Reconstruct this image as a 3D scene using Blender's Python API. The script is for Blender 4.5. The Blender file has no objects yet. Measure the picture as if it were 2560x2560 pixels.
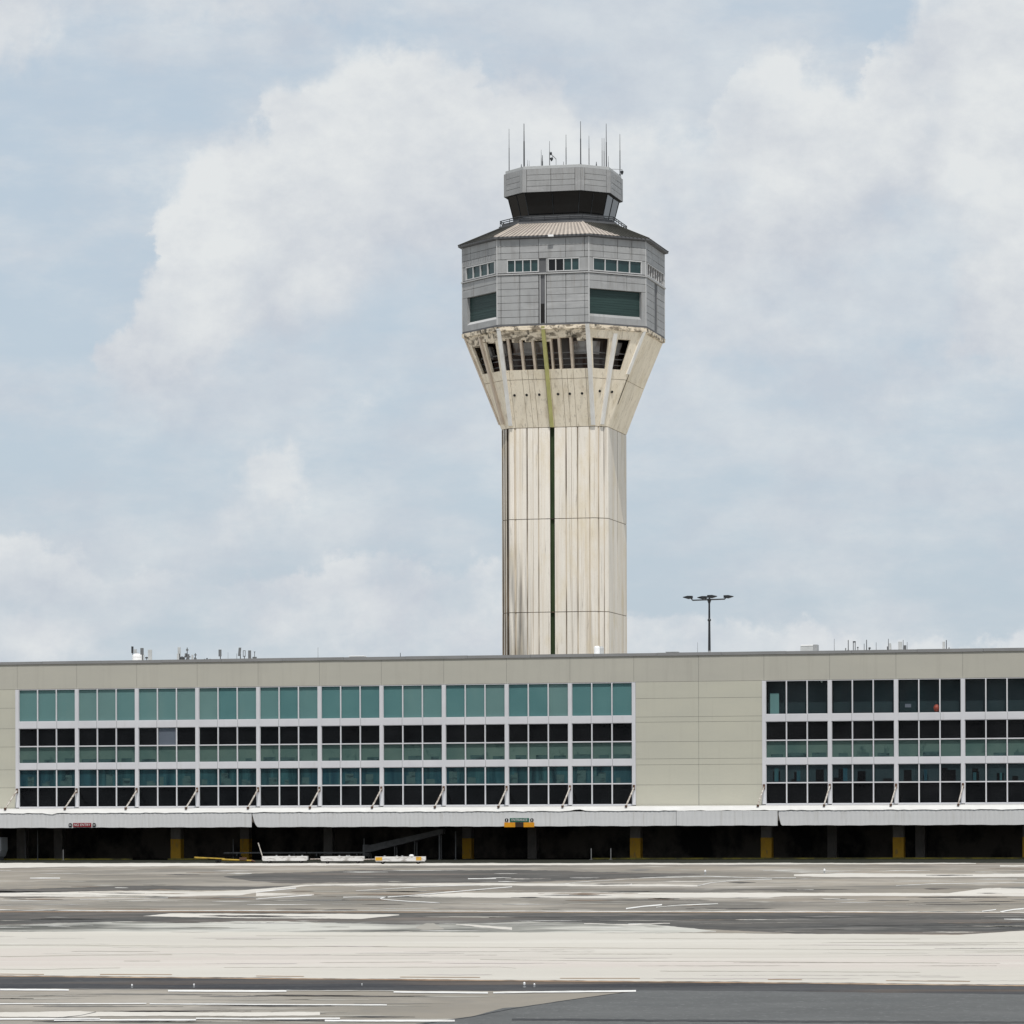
import bpy, bmesh, math, random
from mathutils import Vector, Matrix
random.seed(7)
SC = bpy.context.scene
COL = SC.collection

# ------------------------------------------------------------------ camera, sky, sun, exposure
F, CX, HY, ROLL, EYE = 10000.0, 1280.0, 2070.0, 0.0031, 3.0
cam = bpy.data.cameras.new('camera'); camo = bpy.data.objects.new('camera', cam); COL.objects.link(camo)
cam.sensor_width = 36; cam.lens = F/2560*36; cam.shift_y = (HY-1280)/2560
cam.clip_start = 1; cam.clip_end = 20000
camo.location = (0, 0, EYE); camo.rotation_euler = (math.radians(90), ROLL, 0)
SC.camera = camo
SUN_EL, SUN_AZ = math.radians(62), math.radians(-4)      # azimuth measured from straight behind the camera towards the left
SV = Vector((-math.sin(SUN_AZ)*math.cos(SUN_EL), -math.cos(SUN_AZ)*math.cos(SUN_EL), math.sin(SUN_EL)))
sun = bpy.data.lights.new('sun', 'SUN'); sun.energy = 3.3; sun.angle = math.radians(0.53); sun.color = (1, .965, .91)
suno = bpy.data.objects.new('sun', sun); COL.objects.link(suno); suno.rotation_euler = SV.to_track_quat('Z', 'Y').to_euler()
suno.location = (0, 0, 300)
SC.view_settings.view_transform = 'Standard'; SC.view_settings.look = 'None'
SC.view_settings.exposure = 0.0; SC.view_settings.gamma = 1
SC.cycles.max_bounces = 8; SC.cycles.transparent_max_bounces = 12

W = bpy.data.worlds.new('World'); SC.world = W; W.use_nodes = True
def world():
    nt = W.node_tree; N, L = nt.nodes, nt.links; N.clear()
    def m(op, a, b=None, c=None):
        n = N.new('ShaderNodeMath'); n.operation = op
        for i, v in enumerate((a, b, c)):
            if v is None: continue
            if isinstance(v, (int, float)): n.inputs[i].default_value = v
            else: L.new(v, n.inputs[i])
        return n.outputs[0]
    out = N.new('ShaderNodeOutputWorld'); bg = N.new('ShaderNodeBackground'); bg.inputs[1].default_value = .1
    sky = N.new('ShaderNodeTexSky'); sky.sky_type = 'NISHITA'; sky.sun_disc = False
    sky.sun_elevation = SUN_EL; sky.sun_rotation = math.pi + SUN_AZ
    sky.altitude = 10; sky.air_density = 1; sky.dust_density = 2.0; sky.ozone_density = 1.2
    tc = N.new('ShaderNodeTexCoord'); sep = N.new('ShaderNodeSeparateXYZ'); L.new(tc.outputs['Generated'], sep.inputs[0])
    x, y, z = sep.outputs
    yy = m('MAXIMUM', y, .08)
    gx = m('DIVIDE', x, yy); gz = m('DIVIDE', z, yy)
    cmb = N.new('ShaderNodeCombineXYZ'); L.new(gx, cmb.inputs[0]); L.new(gz, cmb.inputs[1])
    def noise(scale, detail, rough, vec, seed=0., sy=1.):
        mp = N.new('ShaderNodeMapping'); L.new(vec, mp.inputs[0]); mp.inputs['Location'].default_value = (seed, seed*1.7, seed*.3)
        mp.inputs['Scale'].default_value = (1, sy, 1)
        n = N.new('ShaderNodeTexNoise'); L.new(mp.outputs[0], n.inputs['Vector']); n.inputs['Scale'].default_value = scale
        n.inputs['Detail'].default_value = detail; n.inputs['Roughness'].default_value = rough
        return n
    # billowy warp of the direction, so that every cloud edge breaks into puffs
    wn = noise(30, 3, .6, cmb.outputs[0], 3.1); sw = N.new('ShaderNodeSeparateXYZ'); L.new(wn.outputs['Color'], sw.inputs[0])
    wn2 = noise(110, 7, .62, cmb.outputs[0], 13.1); sw2 = N.new('ShaderNodeSeparateXYZ'); L.new(wn2.outputs['Color'], sw2.inputs[0])
    wx = m('MULTIPLY_ADD', m('SUBTRACT', sw.outputs[0], .5), .022, m('MULTIPLY_ADD', m('SUBTRACT', sw2.outputs[0], .5), .017, gx))
    wz = m('MULTIPLY_ADD', m('SUBTRACT', sw.outputs[1], .5), .020, m('MULTIPLY_ADD', m('SUBTRACT', sw2.outputs[1], .5), .017, gz))
    PXn = m('MULTIPLY_ADD', wx, F, CX); PYn = m('MULTIPLY_ADD', wz, -F, HY)
    def curve(pts):
        n = N.new('ShaderNodeFloatCurve'); c = n.mapping.curves[0]
        P = [((x+400)/3360, (y+400)/3000) for x, y in pts]
        c.points[0].location = P[0]; c.points[1].location = P[-1]
        for p in P[1:-1]: c.points.new(*p)
        n.mapping.update(); L.new(m('DIVIDE', m('ADD', PXn, 400.0), 3360.0), n.inputs['Value'])
        return m('SUBTRACT', m('MULTIPLY', n.outputs[0], 3000.0), 400.0)
    def sstep(v, a, b, lo=0., hi=1.):
        r = N.new('ShaderNodeMapRange'); r.interpolation_type = 'SMOOTHSTEP'
        if isinstance(v, float): r.inputs[0].default_value = v
        else: L.new(v, r.inputs[0])
        for q, val in enumerate((a, b, lo, hi)): r.inputs[q+1].default_value = val
        return r.outputs[0]
    def bank(top, bot, wt, wb):
        T_, B_ = curve(top), curve(bot); below = m('SUBTRACT', PYn, T_); above = m('SUBTRACT', B_, PYn)
        return m('MULTIPLY', sstep(below, -wt*.3, wt), sstep(above, -wb*.5, wb)), below, above
    A, bel, abv = bank([(-400,960),(225,930),(255,850),(290,790),(340,690),(385,600),(404,511),(464,417),(511,350),(606,310),(666,200),(760,160),(875,110),(955,81),(1077,130),(1184,140),(1231,200),(1300,175),(1398,165),(1470,245),(1554,285),(1665,290),(1757,325),(1822,260),(1855,140),(2018,124),(2063,175),(2167,165),(2187,95),(2278,20),(2400,-120),(2960,-200)],
        [(-400,960),(220,960),(300,1040),(430,1060),(560,1010),(650,900),(800,830),(1000,740),(1150,690),(1300,720),(1500,770),(1700,800),(1900,800),(2100,740),(2200,650),(2300,600),(2400,760),(2500,880),(2960,900)], 80, 165)
    Cb, bel2, abv2 = bank([(-400,1340),(0,1331),(54,1322),(101,1351),(168,1358),(235,1398),(283,1425),(330,1398),(370,1388),(431,1425),(485,1445),(572,1440),(605,1418),(740,1418),(942,1372),(1010,1380),(1077,1405),(1178,1398),(1252,1398),(1500,1480),(1800,1560),(2300,1590),(2960,1580)],
        [(-400,1520),(100,1500),(300,1480),(500,1500),(800,1640),(1300,1700),(2000,1800),(2960,1800)], 30, 160)
    acc = None
    BL = [(30,50,110,120,0,1.0),(700,10,520,50,0,.55),(60,1600,150,90,0,.8),(700,1180,75,65,0,.75),(620,1260,150,80,30,.55),(2520,810,110,90,0,.9),(2530,700,110,200,0,.6),
          (470,930,110,40,40,.3),(930,960,90,60,50,.35),(430,480,130,90,0,.35),(900,1560,500,110,0,.45),(2100,850,420,120,0,.4),(1750,720,230,170,0,.45)]
    for (cx, cy, rx, ry, tl, wt) in BL:
        t = math.radians(tl); co, si = math.cos(t), math.sin(t)
        dx = m('SUBTRACT', PXn, float(cx)); dz = m('SUBTRACT', float(cy), PYn)
        u = m('ADD', m('MULTIPLY', dx, co/rx), m('MULTIPLY', dz, si/rx)); v = m('ADD', m('MULTIPLY', dx, -si/ry), m('MULTIPLY', dz, co/ry))
        r2 = m('ADD', m('MULTIPLY', u, u), m('MULTIPLY', v, v)); g = m('MULTIPLY', m('EXPONENT', m('MULTIPLY', r2, -1.0)), wt)
        acc = g if acc is None else m('ADD', acc, g)
    # a blue gap in the right hand bank
    dx = m('DIVIDE', m('SUBTRACT', PXn, 2290.0), 130.0); dz = m('DIVIDE', m('SUBTRACT', PYn, 600.0), 60.0)
    gap = m('EXPONENT', m('MULTIPLY', m('ADD', m('MULTIPLY', dx, dx), m('MULTIPLY', dz, dz)), -1.0))
    fb = noise(46, 9, .60, cmb.outputs[0], 9.7); fs = noise(13, 7, .62, cmb.outputs[0], 4.4, 2.6); fl_ = noise(22, 5, .6, cmb.outputs[0], 31.)
    A = m('MULTIPLY', A, sstep(fl_.outputs['Fac'], .28, .48, .62, 1.0)); A = m('MULTIPLY', A, m('SUBTRACT', 1.0, m('MULTIPLY', gap, .85)))
    Cb = m('MULTIPLY', Cb, m('MULTIPLY', sstep(fb.outputs['Fac'], .34, .58, .45, 1.0), .90))
    G = m('MULTIPLY', sstep(m('MULTIPLY_ADD', m('SUBTRACT', fb.outputs['Fac'], .5), 1.1, acc), .10, .85), .85)
    V = sstep(fs.outputs['Fac'], .36, .64, .08, .70)
    keep = m('MULTIPLY', m('MULTIPLY', m('SUBTRACT', 1.0, A), m('SUBTRACT', 1.0, Cb)), m('MULTIPLY', m('SUBTRACT', 1.0, G), m('SUBTRACT', 1.0, V)))
    inside = m('SUBTRACT', 1.0, keep)
    # the rest of the dome: generic broken cloud
    gn = noise(3.0, 7, .6, tc.outputs['Generated'], 1.3, 1.)
    gen = sstep(m('MULTIPLY_ADD', m('SUBTRACT', gn.outputs['Fac'], .5), 3.0, .55), .1, .9, .1, 1.)
    inw = m('MULTIPLY', m('LESS_THAN', m('ABSOLUTE', gx), .5), m('GREATER_THAN', y, .1)); inw = m('MULTIPLY', inw, m('LESS_THAN', gz, .5))
    dens = N.new('ShaderNodeMix'); L.new(inw, dens.inputs[0]); L.new(gen, dens.inputs[2]); L.new(inside, dens.inputs[3])
    # lit heads and greyer undersides of the banks
    sh = noise(30, 8, .62, cmb.outputs[0], 21., 1.3)
    lit = m('ADD', m('MULTIPLY', A, sstep(abv, -60, 430, .10, .72)), m('MULTIPLY', m('SUBTRACT', 1.0, A), .42))
    lit = m('ADD', lit, m('MULTIPLY', m('MULTIPLY', Cb, sstep(bel2, 140, 10)), .25)); lit = m('ADD', lit, m('MULTIPLY', G, .15))
    ex = m('DIVIDE', m('SUBTRACT', PXn, 470.0), 190.0); ez = m('DIVIDE', m('SUBTRACT', PYn, 850.0), 80.0)
    lit = m('ADD', lit, m('MULTIPLY', m('EXPONENT', m('MULTIPLY', m('ADD', m('MULTIPLY', ex, ex), m('MULTIPLY', ez, ez)), -1.0)), .35))
    lit = m('MULTIPLY_ADD', m('SUBTRACT', sh.outputs['Fac'], .5), 2.7, lit)
    rp = N.new('ShaderNodeMapRange'); L.new(lit, rp.inputs[0]); rp.inputs[1].default_value = .05; rp.inputs[2].default_value = .95
    cc = N.new('ShaderNodeMix'); cc.data_type = 'RGBA'; L.new(rp.outputs[0], cc.inputs[0])
    cc.inputs[6].default_value = (5.75, 6.15, 6.75, 1); cc.inputs[7].default_value = (7.65, 7.9, 8.0, 1)
    # haze veil over the sky's own blue
    veil = N.new('ShaderNodeMix'); veil.data_type = 'RGBA'; veil.inputs[0].default_value = .80
    L.new(sky.outputs[0], veil.inputs[6]); veil.inputs[7].default_value = (5.4, 6.4, 7.35, 1)
    mx = N.new('ShaderNodeMix'); mx.data_type = 'RGBA'; L.new(dens.outputs[0], mx.inputs[0]); L.new(veil.outputs[2], mx.inputs[6]); L.new(cc.outputs[2], mx.inputs[7])
    L.new(mx.outputs[2], bg.inputs[0]); L.new(bg.outputs[0], out.inputs[0])
world()

# ------------------------------------------------------------------ geometry of the view (used only to measure places in the photograph)
TH = math.atan(.25); CT, ST = math.cos(TH), math.sin(TH)
FY = 380.0
def ray(px, py):
    a, b = px-CX, HY-py
    return (a+b*ROLL)/F, (b-a*ROLL)/F
def gp(px, py, z=0.0):
    t, e = ray(px, py); s = (z-EYE)/e
    return (s*t, s, z)
def fac(px, py, v=0.0):          # photograph place -> along, height on the plane v behind the facade line
    t, e = ray(px, py); s = (v + FY*CT)/(t*ST + CT)
    X, Y = s*t, s
    return X*CT - (Y-FY)*ST, EYE + s*e
def fw(u, v, z=0.0):             # facade-local -> world
    return (u*CT + v*ST, FY - u*ST + v*CT, z)

# ------------------------------------------------------------------ helpers
def tag(o, label=None, cat=None, group=None, kind=None):
    if label: o['label'] = label
    if cat: o['category'] = cat
    if group: o['group'] = group
    if kind: o['kind'] = kind
    return o
def empty(name, loc=(0,0,0), rz=0.0):
    o = bpy.data.objects.new(name, None); COL.objects.link(o); o.location = loc; o.rotation_euler = (0, 0, rz)
    o.empty_display_size = .5
    return o
class MB:
    def __init__(s): s.v = []; s.f = []; s.m = []
    def add(s, vs, fs, mi=0):
        b = len(s.v); s.v += [tuple(v) for v in vs]
        for f in fs: s.f.append(tuple(b+i for i in f)); s.m.append(mi)
    def hexa(s, b, t, mi=0):      # 4 bottom pts, 4 top pts (counterclockwise from above)
        s.add(list(b)+list(t), [(3,2,1,0),(4,5,6,7),(0,1,5,4),(1,2,6,5),(2,3,7,6),(3,0,4,7)], mi)
    def box(s, x0, x1, y0, y1, z0, z1, mi=0):
        s.hexa([(x0,y0,z0),(x1,y0,z0),(x1,y1,z0),(x0,y1,z0)], [(x0,y0,z1),(x1,y0,z1),(x1,y1,z1),(x0,y1,z1)], mi)
    def quad(s, a, b, c, d, mi=0): s.add([a,b,c,d], [(0,1,2,3)], mi)
    def tube(s, p, q, r, r2=None, n=8, mi=0):
        r2 = r if r2 is None else r2; p, q = Vector(p), Vector(q); d = (q-p).normalized()
        a = d.orthogonal().normalized(); b = d.cross(a)
        vs = [p+(a*math.cos(2*math.pi*i/n)+b*math.sin(2*math.pi*i/n))*r for i in range(n)]
        vs += [q+(a*math.cos(2*math.pi*i/n)+b*math.sin(2*math.pi*i/n))*r2 for i in range(n)]
        s.add(vs, [(i,(i+1)%n,n+(i+1)%n,n+i) for i in range(n)]+[tuple(range(n-1,-1,-1)), tuple(range(n,2*n))], mi)
    def lathe(s, x, y, prof, n=16, mi=0):
        vs = []
        for (r, z) in prof: vs += [(x+r*math.cos(2*math.pi*i/n), y+r*math.sin(2*math.pi*i/n), z) for i in range(n)]
        fs = [(k*n+i, k*n+(i+1)%n, (k+1)*n+(i+1)%n, (k+1)*n+i) for k in range(len(prof)-1) for i in range(n)]
        fs += [tuple(range(n-1,-1,-1)), tuple((len(prof)-1)*n+i for i in range(n))]
        s.add(vs, fs, mi)
    def loft(s, rings, mi=0, caps=True):
        n = len(rings[0]); vs = [p for r in rings for p in r]
        fs = [(k*n+i, k*n+(i+1)%n, (k+1)*n+(i+1)%n, (k+1)*n+i) for k in range(len(rings)-1) for i in range(n)]
        if caps: fs += [tuple(range(n-1,-1,-1)), tuple((len(rings)-1)*n+i for i in range(n))]
        s.add(vs, fs, mi)
    def build(s, name, mats, parent=None, bevel=0):
        me = bpy.data.meshes.new(name); me.from_pydata(s.v, [], s.f)
        if not isinstance(mats, (list, tuple)): mats = [mats]
        for mm in mats: me.materials.append(mm)
        for p, i in zip(me.polygons, s.m): p.material_index = i
        me.validate(); me.update()
        bm = bmesh.new(); bm.from_mesh(me); bmesh.ops.recalc_face_normals(bm, faces=bm.faces) if len(bm.faces) < 20000 else None
        bm.to_mesh(me); bm.free()
        o = bpy.data.objects.new(name, me); COL.objects.link(o); o.parent = parent
        if bevel:
            md = o.modifiers.new('bevel', 'BEVEL'); md.width = bevel; md.segments = 2
        return o

# ------------------------------------------------------------------ materials
def mat(name, base, rough=.7, var=.12, scale=(1,1,1), nscale=1.0, col2=None, metal=0., spec=.3, bump=0., detail=5, thr=None, layers=()):
    """procedural: base colour modulated by noise; layers = (colour, noise scale vec, lo, hi, strength, seed)"""
    M = bpy.data.materials.new(name); M.use_nodes = True; nt = M.node_tree; N, L = nt.nodes, nt.links
    b = N['Principled BSDF']; b.inputs['Roughness'].default_value = rough; b.inputs['Metallic'].default_value = metal
    b.inputs['Specular IOR Level'].default_value = spec
    tc = N.new('ShaderNodeTexCoord')
    def nz(sc, seed, dt=detail):
        mp = N.new('ShaderNodeMapping'); L.new(tc.outputs['Object'], mp.inputs[0]); mp.inputs['Scale'].default_value = sc
        mp.inputs['Location'].default_value = (seed*3.7, seed*1.9, seed*5.3)
        n = N.new('ShaderNodeTexNoise'); L.new(mp.outputs[0], n.inputs['Vector']); n.inputs['Scale'].default_value = 1; n.inputs['Detail'].default_value = dt
        n.inputs['Roughness'].default_value = .6
        return n.outputs['Fac']
    def mr(src, a, bb, c, d):
        r = N.new('ShaderNodeMapRange'); r.clamp = True; L.new(src, r.inputs[0])
        for i, v in enumerate((a, bb, c, d)): r.inputs[i+1].default_value = v
        return r.outputs[0]
    n0 = nz(tuple(s*nscale for s in scale), 1)
    mx = N.new('ShaderNodeMix'); mx.data_type = 'RGBA'
    if thr: L.new(mr(n0, thr[0], thr[1], 0, 1), mx.inputs[0])
    else: L.new(mr(n0, .25, .75, 0, 1), mx.inputs[0])
    lo = col2 if col2 else tuple(c*(1-var) for c in base); hi = base if col2 else tuple(min(1, c*(1+var)) for c in base)
    mx.inputs[6].default_value = (*lo, 1); mx.inputs[7].default_value = (*hi, 1)
    cur = mx.outputs[2]
    for (c, sc, a, bb, st, seed) in layers:
        q = N.new('ShaderNodeMix'); q.data_type = 'RGBA'; L.new(mr(nz(sc, seed), a, bb, 0, st), q.inputs[0]); L.new(cur, q.inputs[6]); q.inputs[7].default_value = (*c, 1); cur = q.outputs[2]
    L.new(cur, b.inputs['Base Color'])
    if bump:
        bp = N.new('ShaderNodeBump'); bp.inputs['Strength'].default_value = bump; bp.inputs['Distance'].default_value = .05
        L.new(nz((3,3,3), 5), bp.inputs['Height']); L.new(bp.outputs[0], b.inputs['Normal'])
    M['cur'] = 0
    return M
def glass(name, tint, refl=.03, spec_tint=(1,1,1)):
    M = bpy.data.materials.new(name); M.use_nodes = True; nt = M.node_tree; N, L = nt.nodes, nt.links; N.clear()
    o = N.new('ShaderNodeOutputMaterial'); t = N.new('ShaderNodeBsdfTransparent'); t.inputs[0].default_value = (*tint, 1)
    g = N.new('ShaderNodeBsdfGlossy'); g.inputs['Roughness'].default_value = .02; g.inputs[0].default_value = (*spec_tint, 1)
    tc = N.new('ShaderNodeTexCoord'); n = N.new('ShaderNodeTexNoise'); n.inputs['Scale'].default_value = .35; L.new(tc.outputs['Object'], n.inputs['Vector'])
    r = N.new('ShaderNodeMapRange'); L.new(n.outputs['Fac'], r.inputs[0]); r.inputs[1].default_value = .3; r.inputs[2].default_value = .7; r.inputs[3].default_value = refl*.5; r.inputs[4].default_value = refl*1.5
    m = N.new('ShaderNodeMixShader'); L.new(r.outputs[0], m.inputs[0]); L.new(t.outputs[0], m.inputs[1]); L.new(g.outputs[0], m.inputs[2]); L.new(m.outputs[0], o.inputs[0])
    return M

M = {}
M['base_ground'] = mat('apron_surface', (.285,.255,.212), .9, scale=(.05,.035,1), col2=(.178,.166,.145), spec=.1, thr=(.36,.64),
    layers=[((.36,.33,.29),(.10,.045,1),.50,.66,.75,2), ((.105,.10,.092),(.06,.05,1),.52,.68,.75,3), ((.31,.25,.19),(.05,.06,1),.52,.68,.45,4), ((.13,.125,.12),(.35,.16,1),.54,.70,.5,5), ((.45,.43,.39),(.22,.12,1),.60,.70,.6,6), ((.20,.19,.175),(2.2,1.0,1),.5,.7,.35,8)])
M['dark_asphalt'] = mat('dark_asphalt', (.105,.098,.090), .9, scale=(.10,.09,1), col2=(.058,.057,.055), spec=.1, thr=(.38,.62),
    layers=[((.19,.155,.13),(.07,.10,1),.50,.68,.6,6), ((.25,.24,.22),(.16,.22,1),.57,.70,.65,7), ((.05,.05,.05),(.3,.2,1),.54,.70,.5,8), ((.17,.165,.155),(1.6,.9,1),.52,.7,.4,4)])
M['smudged'] = mat('rubber_marked_concrete', (.46,.45,.41), .9, scale=(.16,.16,1), col2=(.10,.10,.09), spec=.1, thr=(.40,.58),
    layers=[((.30,.29,.26),(.5,.4,1),.50,.68,.6,5)])
M['fresh_asphalt'] = mat('blue_grey_asphalt', (.118,.120,.119), .85, scale=(.5,.5,1), col2=(.088,.090,.089), spec=.1,
    layers=[((.24,.245,.245),(9,6,1),.58,.70,.5,8), ((.06,.065,.07),(7,5,1),.58,.70,.5,3), ((.09,.095,.097),(.5,1.2,1),.52,.72,.5,5)])
M['edge_asphalt'] = mat('shoulder_asphalt', (.070,.070,.072), .9, scale=(.25,.6,1), col2=(.035,.036,.04), spec=.1, thr=(.38,.62),
    layers=[((.15,.11,.08),(.12,.6,1),.54,.70,.6,8), ((.12,.12,.12),(6,4,1),.56,.7,.4,4)])
M['olive_asphalt'] = mat('olive_black_asphalt', (.032,.034,.024), .9, scale=(.05,.2,1), col2=(.018,.018,.016), spec=.05)
M['concrete'] = mat('pale_taxiway_concrete', (.52,.495,.44), .9, scale=(.035,.10,1), col2=(.455,.43,.39), spec=.1,
    layers=[((.49,.43,.40),(.025,.09,1),.46,.64,.7,4), ((.40,.38,.335),(.05,.55,1),.58,.74,.5,5), ((.56,.54,.49),(.04,.2,1),.5,.66,.6,9), ((.42,.39,.35),(.12,1.3,1),.56,.76,.4,6), ((.41,.39,.355),(3,2.2,1),.54,.74,.35,2)])
M['patch_concrete'] = mat('pale_patch_concrete', (.59,.56,.51), .9, scale=(.08,.08,1), col2=(.48,.455,.415), spec=.1,
    layers=[((.34,.32,.29),(.2,.18,1),.58,.72,.6,5), ((.42,.37,.31),(.5,.12,1),.56,.72,.5,7)])
M['brown_wear'] = mat('rusty_brown_wear', (.22,.165,.12), .9, scale=(.4,.2,1), col2=(.15,.125,.105), spec=.1)
M['grey_wear'] = mat('grey_wear', (.19,.18,.165), .9, scale=(.4,.2,1), col2=(.13,.127,.12), spec=.1)
M['pale_wear'] = mat('pale_wear', (.34,.32,.285), .9, scale=(.4,.2,1), col2=(.25,.24,.21), spec=.1)
M['taxi_tan'] = mat('tan_taxiway_streak', (.42,.395,.345), .9, scale=(.3,.4,1), col2=(.38,.355,.31), spec=.1)
M['taxi_pink'] = mat('pinkish_taxiway_streak', (.47,.425,.405), .9, scale=(.3,.4,1), col2=(.44,.40,.385), spec=.1)
M['taxi_pale'] = mat('pale_taxiway_streak', (.57,.55,.50), .9, scale=(.3,.4,1), col2=(.53,.51,.46), spec=.1)
M['joint'] = mat('joint_sealant', (.36,.33,.27), .9, scale=(.03,.3,1), col2=(.27,.25,.2))
M['rust_joint'] = mat('rust_stained_edge', (.22,.12,.06), .9, scale=(.06,.6,1), col2=(.40,.31,.22))
M['paint'] = mat('white_marking_paint', (.72,.71,.69), .8, scale=(.5,.5,1), col2=(.55,.54,.52), layers=[((.32,.31,.29),(1.4,.7,1),.60,.72,.6,4)])
M['worn_paint'] = mat('worn_marking_paint', (.62,.61,.58), .85, scale=(.25,.8,1), col2=(.33,.32,.3), thr=(.4,.56))

M['beige'] = mat('beige_wall_panel', (.425,.410,.355), .75, scale=(.12,.12,.35), col2=(.385,.373,.328), spec=.2,
    layers=[((.34,.325,.285),(1.6,1.6,.10),.52,.75,.45,3), ((.29,.275,.24),(.9,.9,.06),.60,.76,.35,8)])
M['beige2'] = mat('pale_beige_wall_panel', (.475,.462,.385), .75, scale=(.12,.12,.35), col2=(.425,.416,.355), spec=.2,
    layers=[((.40,.385,.325),(1.2,1.2,.12),.54,.75,.4,6), ((.34,.32,.27),(2.2,2.2,.07),.60,.76,.35,8)])
M['bounce_roof'] = mat('white_bounce_roof', (.72,.71,.68), .8, scale=(.3,.3,.3), col2=(.60,.585,.55), spec=.1)
M['bounce_ground'] = mat('bounce_concrete', (.50,.48,.43), .9, scale=(.05,.05,.05), col2=(.40,.385,.35), spec=.1)
M['coping'] = mat('grey_metal_coping', (.25,.25,.25), .5, scale=(.3,.3,3), col2=(.18,.18,.18), spec=.4)
M['white_frame'] = mat('white_painted_metal', (.60,.60,.62), .55, scale=(.4,.4,.4), col2=(.53,.53,.555), spec=.35, layers=[((.42,.40,.38),(2.5,2.5,.25),.62,.8,.4,5)])
M['white_trim'] = mat('white_flashing', (.66,.66,.645), .5, scale=(.4,.4,3), col2=(.55,.54,.52), spec=.3)
M['corrug'] = mat('corrugated_fascia', (.64,.64,.64), .6, scale=(.05,.05,.6), col2=(.55,.55,.55), spec=.3,
    layers=[((.40,.385,.35),(3,3,.25),.54,.72,.5,4)])
M['rust'] = mat('rusted_steel', (.14,.075,.045), .9, scale=(4,4,4), col2=(.07,.045,.035))
M['strut'] = mat('weathered_white_strut', (.50,.47,.43), .7, scale=(3,3,3), col2=(.24,.19,.16), thr=(.38,.55))
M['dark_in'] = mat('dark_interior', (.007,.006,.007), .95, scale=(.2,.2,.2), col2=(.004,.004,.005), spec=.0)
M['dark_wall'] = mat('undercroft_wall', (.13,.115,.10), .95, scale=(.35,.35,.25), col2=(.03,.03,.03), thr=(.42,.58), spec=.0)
M['blind2'] = mat('faded_teal_blind', (.175,.25,.245), .8, scale=(.3,.3,.2), col2=(.14,.205,.205), spec=.1)
M['blind3'] = mat('deep_teal_blind', (.12,.215,.22), .8, scale=(.3,.3,.2), col2=(.09,.175,.185), spec=.1)
M['blind'] = mat('teal_roller_blind', (.15,.235,.235), .8, scale=(.25,.25,.12), col2=(.125,.205,.21), spec=.1,
    layers=[((.17,.24,.235),(.4,.4,.12),.52,.7,.7,3)])
M['partition'] = mat('grey_green_partition', (.12,.15,.13), .8, scale=(.22,.22,.22), col2=(.06,.10,.095), spec=.1,
    layers=[((.03,.055,.055),(.9,.9,.5),.58,.68,.8,3)])
M['counter'] = mat('dark_counter', (.020,.034,.038), .8, scale=(.8,.8,2), col2=(.05,.08,.08), spec=.1, thr=(.5,.62))
M['teal_deep'] = mat('deep_teal_interior', (.040,.095,.105), .8, scale=(.9,.9,.10), col2=(.008,.020,.026), spec=.05, thr=(.36,.66),
    layers=[((.010,.038,.062),(.12,.12,.12),.45,.62,.6,7), ((.12,.17,.15),(1.3,1.3,.06),.62,.75,.6,9)])
M['slate_deep'] = mat('slate_interior', (.026,.040,.046), .8, scale=(.5,.5,.1), col2=(.014,.019,.024), spec=.1)
M['grey_panel'] = mat('grey_infill_panel', (.13,.125,.16), .8, scale=(.5,.5,.5), var=.06)
M['glass_f'] = glass('facade_glass', (.86,.95,.94), .009)
M['yellow'] = mat('yellow_paint', (.64,.37,.03), .7, scale=(2,2,2), col2=(.55,.30,.03), layers=[((.18,.15,.11),(3,3,1),.55,.72,.6,3)])
M['yellow_dim'] = mat('scuffed_yellow_tube', (.50,.33,.035), .7, scale=(4,4,4), col2=(.22,.15,.03))
M['olive'] = mat('faded_yellow_kerb', (.36,.30,.06), .9, scale=(.6,.6,.6), col2=(.14,.13,.06), thr=(.4,.6))
M['col_grey'] = mat('column_concrete', (.26,.24,.22), .9, scale=(2,2,1), col2=(.15,.14,.13))
M['steel_dim'] = mat('dull_steel', (.20,.20,.20), .7, scale=(2,2,2), col2=(.12,.12,.12))
M['black'] = mat('black_rubber', (.012,.012,.012), .85, scale=(4,4,4), var=.2)
M['pipe_black'] = mat('black_painted_steel', (.010,.012,.014), .45, scale=(3,3,3), var=.2, spec=.5)
M['galv'] = mat('galvanised_steel', (.33,.34,.35), .55, scale=(3,3,3), col2=(.24,.245,.25), spec=.4)
M['ant_grey'] = mat('antenna_grey', (.13,.135,.14), .6, scale=(3,3,3), var=.2)
M['ant_dark'] = mat('antenna_dark', (.035,.038,.042), .6, scale=(3,3,3), var=.2)
M['ant_light'] = mat('pale_radome', (.42,.43,.43), .6, scale=(2,2,2), var=.1)
M['bright_white'] = mat('bright_white_plastic', (.80,.80,.80), .5, scale=(2,2,2), var=.05)
M['sign_red'] = mat('red_sign', (.22,.008,.015), .5, scale=(3,3,3), var=.15)
M['sign_green'] = mat('green_sign', (.012,.10,.065), .5, scale=(3,3,3), var=.15)
M['sign_yellow'] = mat('amber_sign', (.62,.27,.012), .5, scale=(3,3,3), var=.15)
M['sign_dark'] = mat('dark_brown_sign', (.03,.018,.012), .5, scale=(3,3,3), var=.15)
M['sign_white'] = mat('white_lettering', (.62,.62,.62), .5, scale=(3,3,3), var=.05)
M['dolly'] = mat('scuffed_dolly_deck', (.62,.61,.60), .6, scale=(1.6,1.6,5), col2=(.28,.26,.24), thr=(.34,.50))
M['orange'] = mat('orange_red_lantern', (.34,.05,.03), .5, var=.1)

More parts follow.
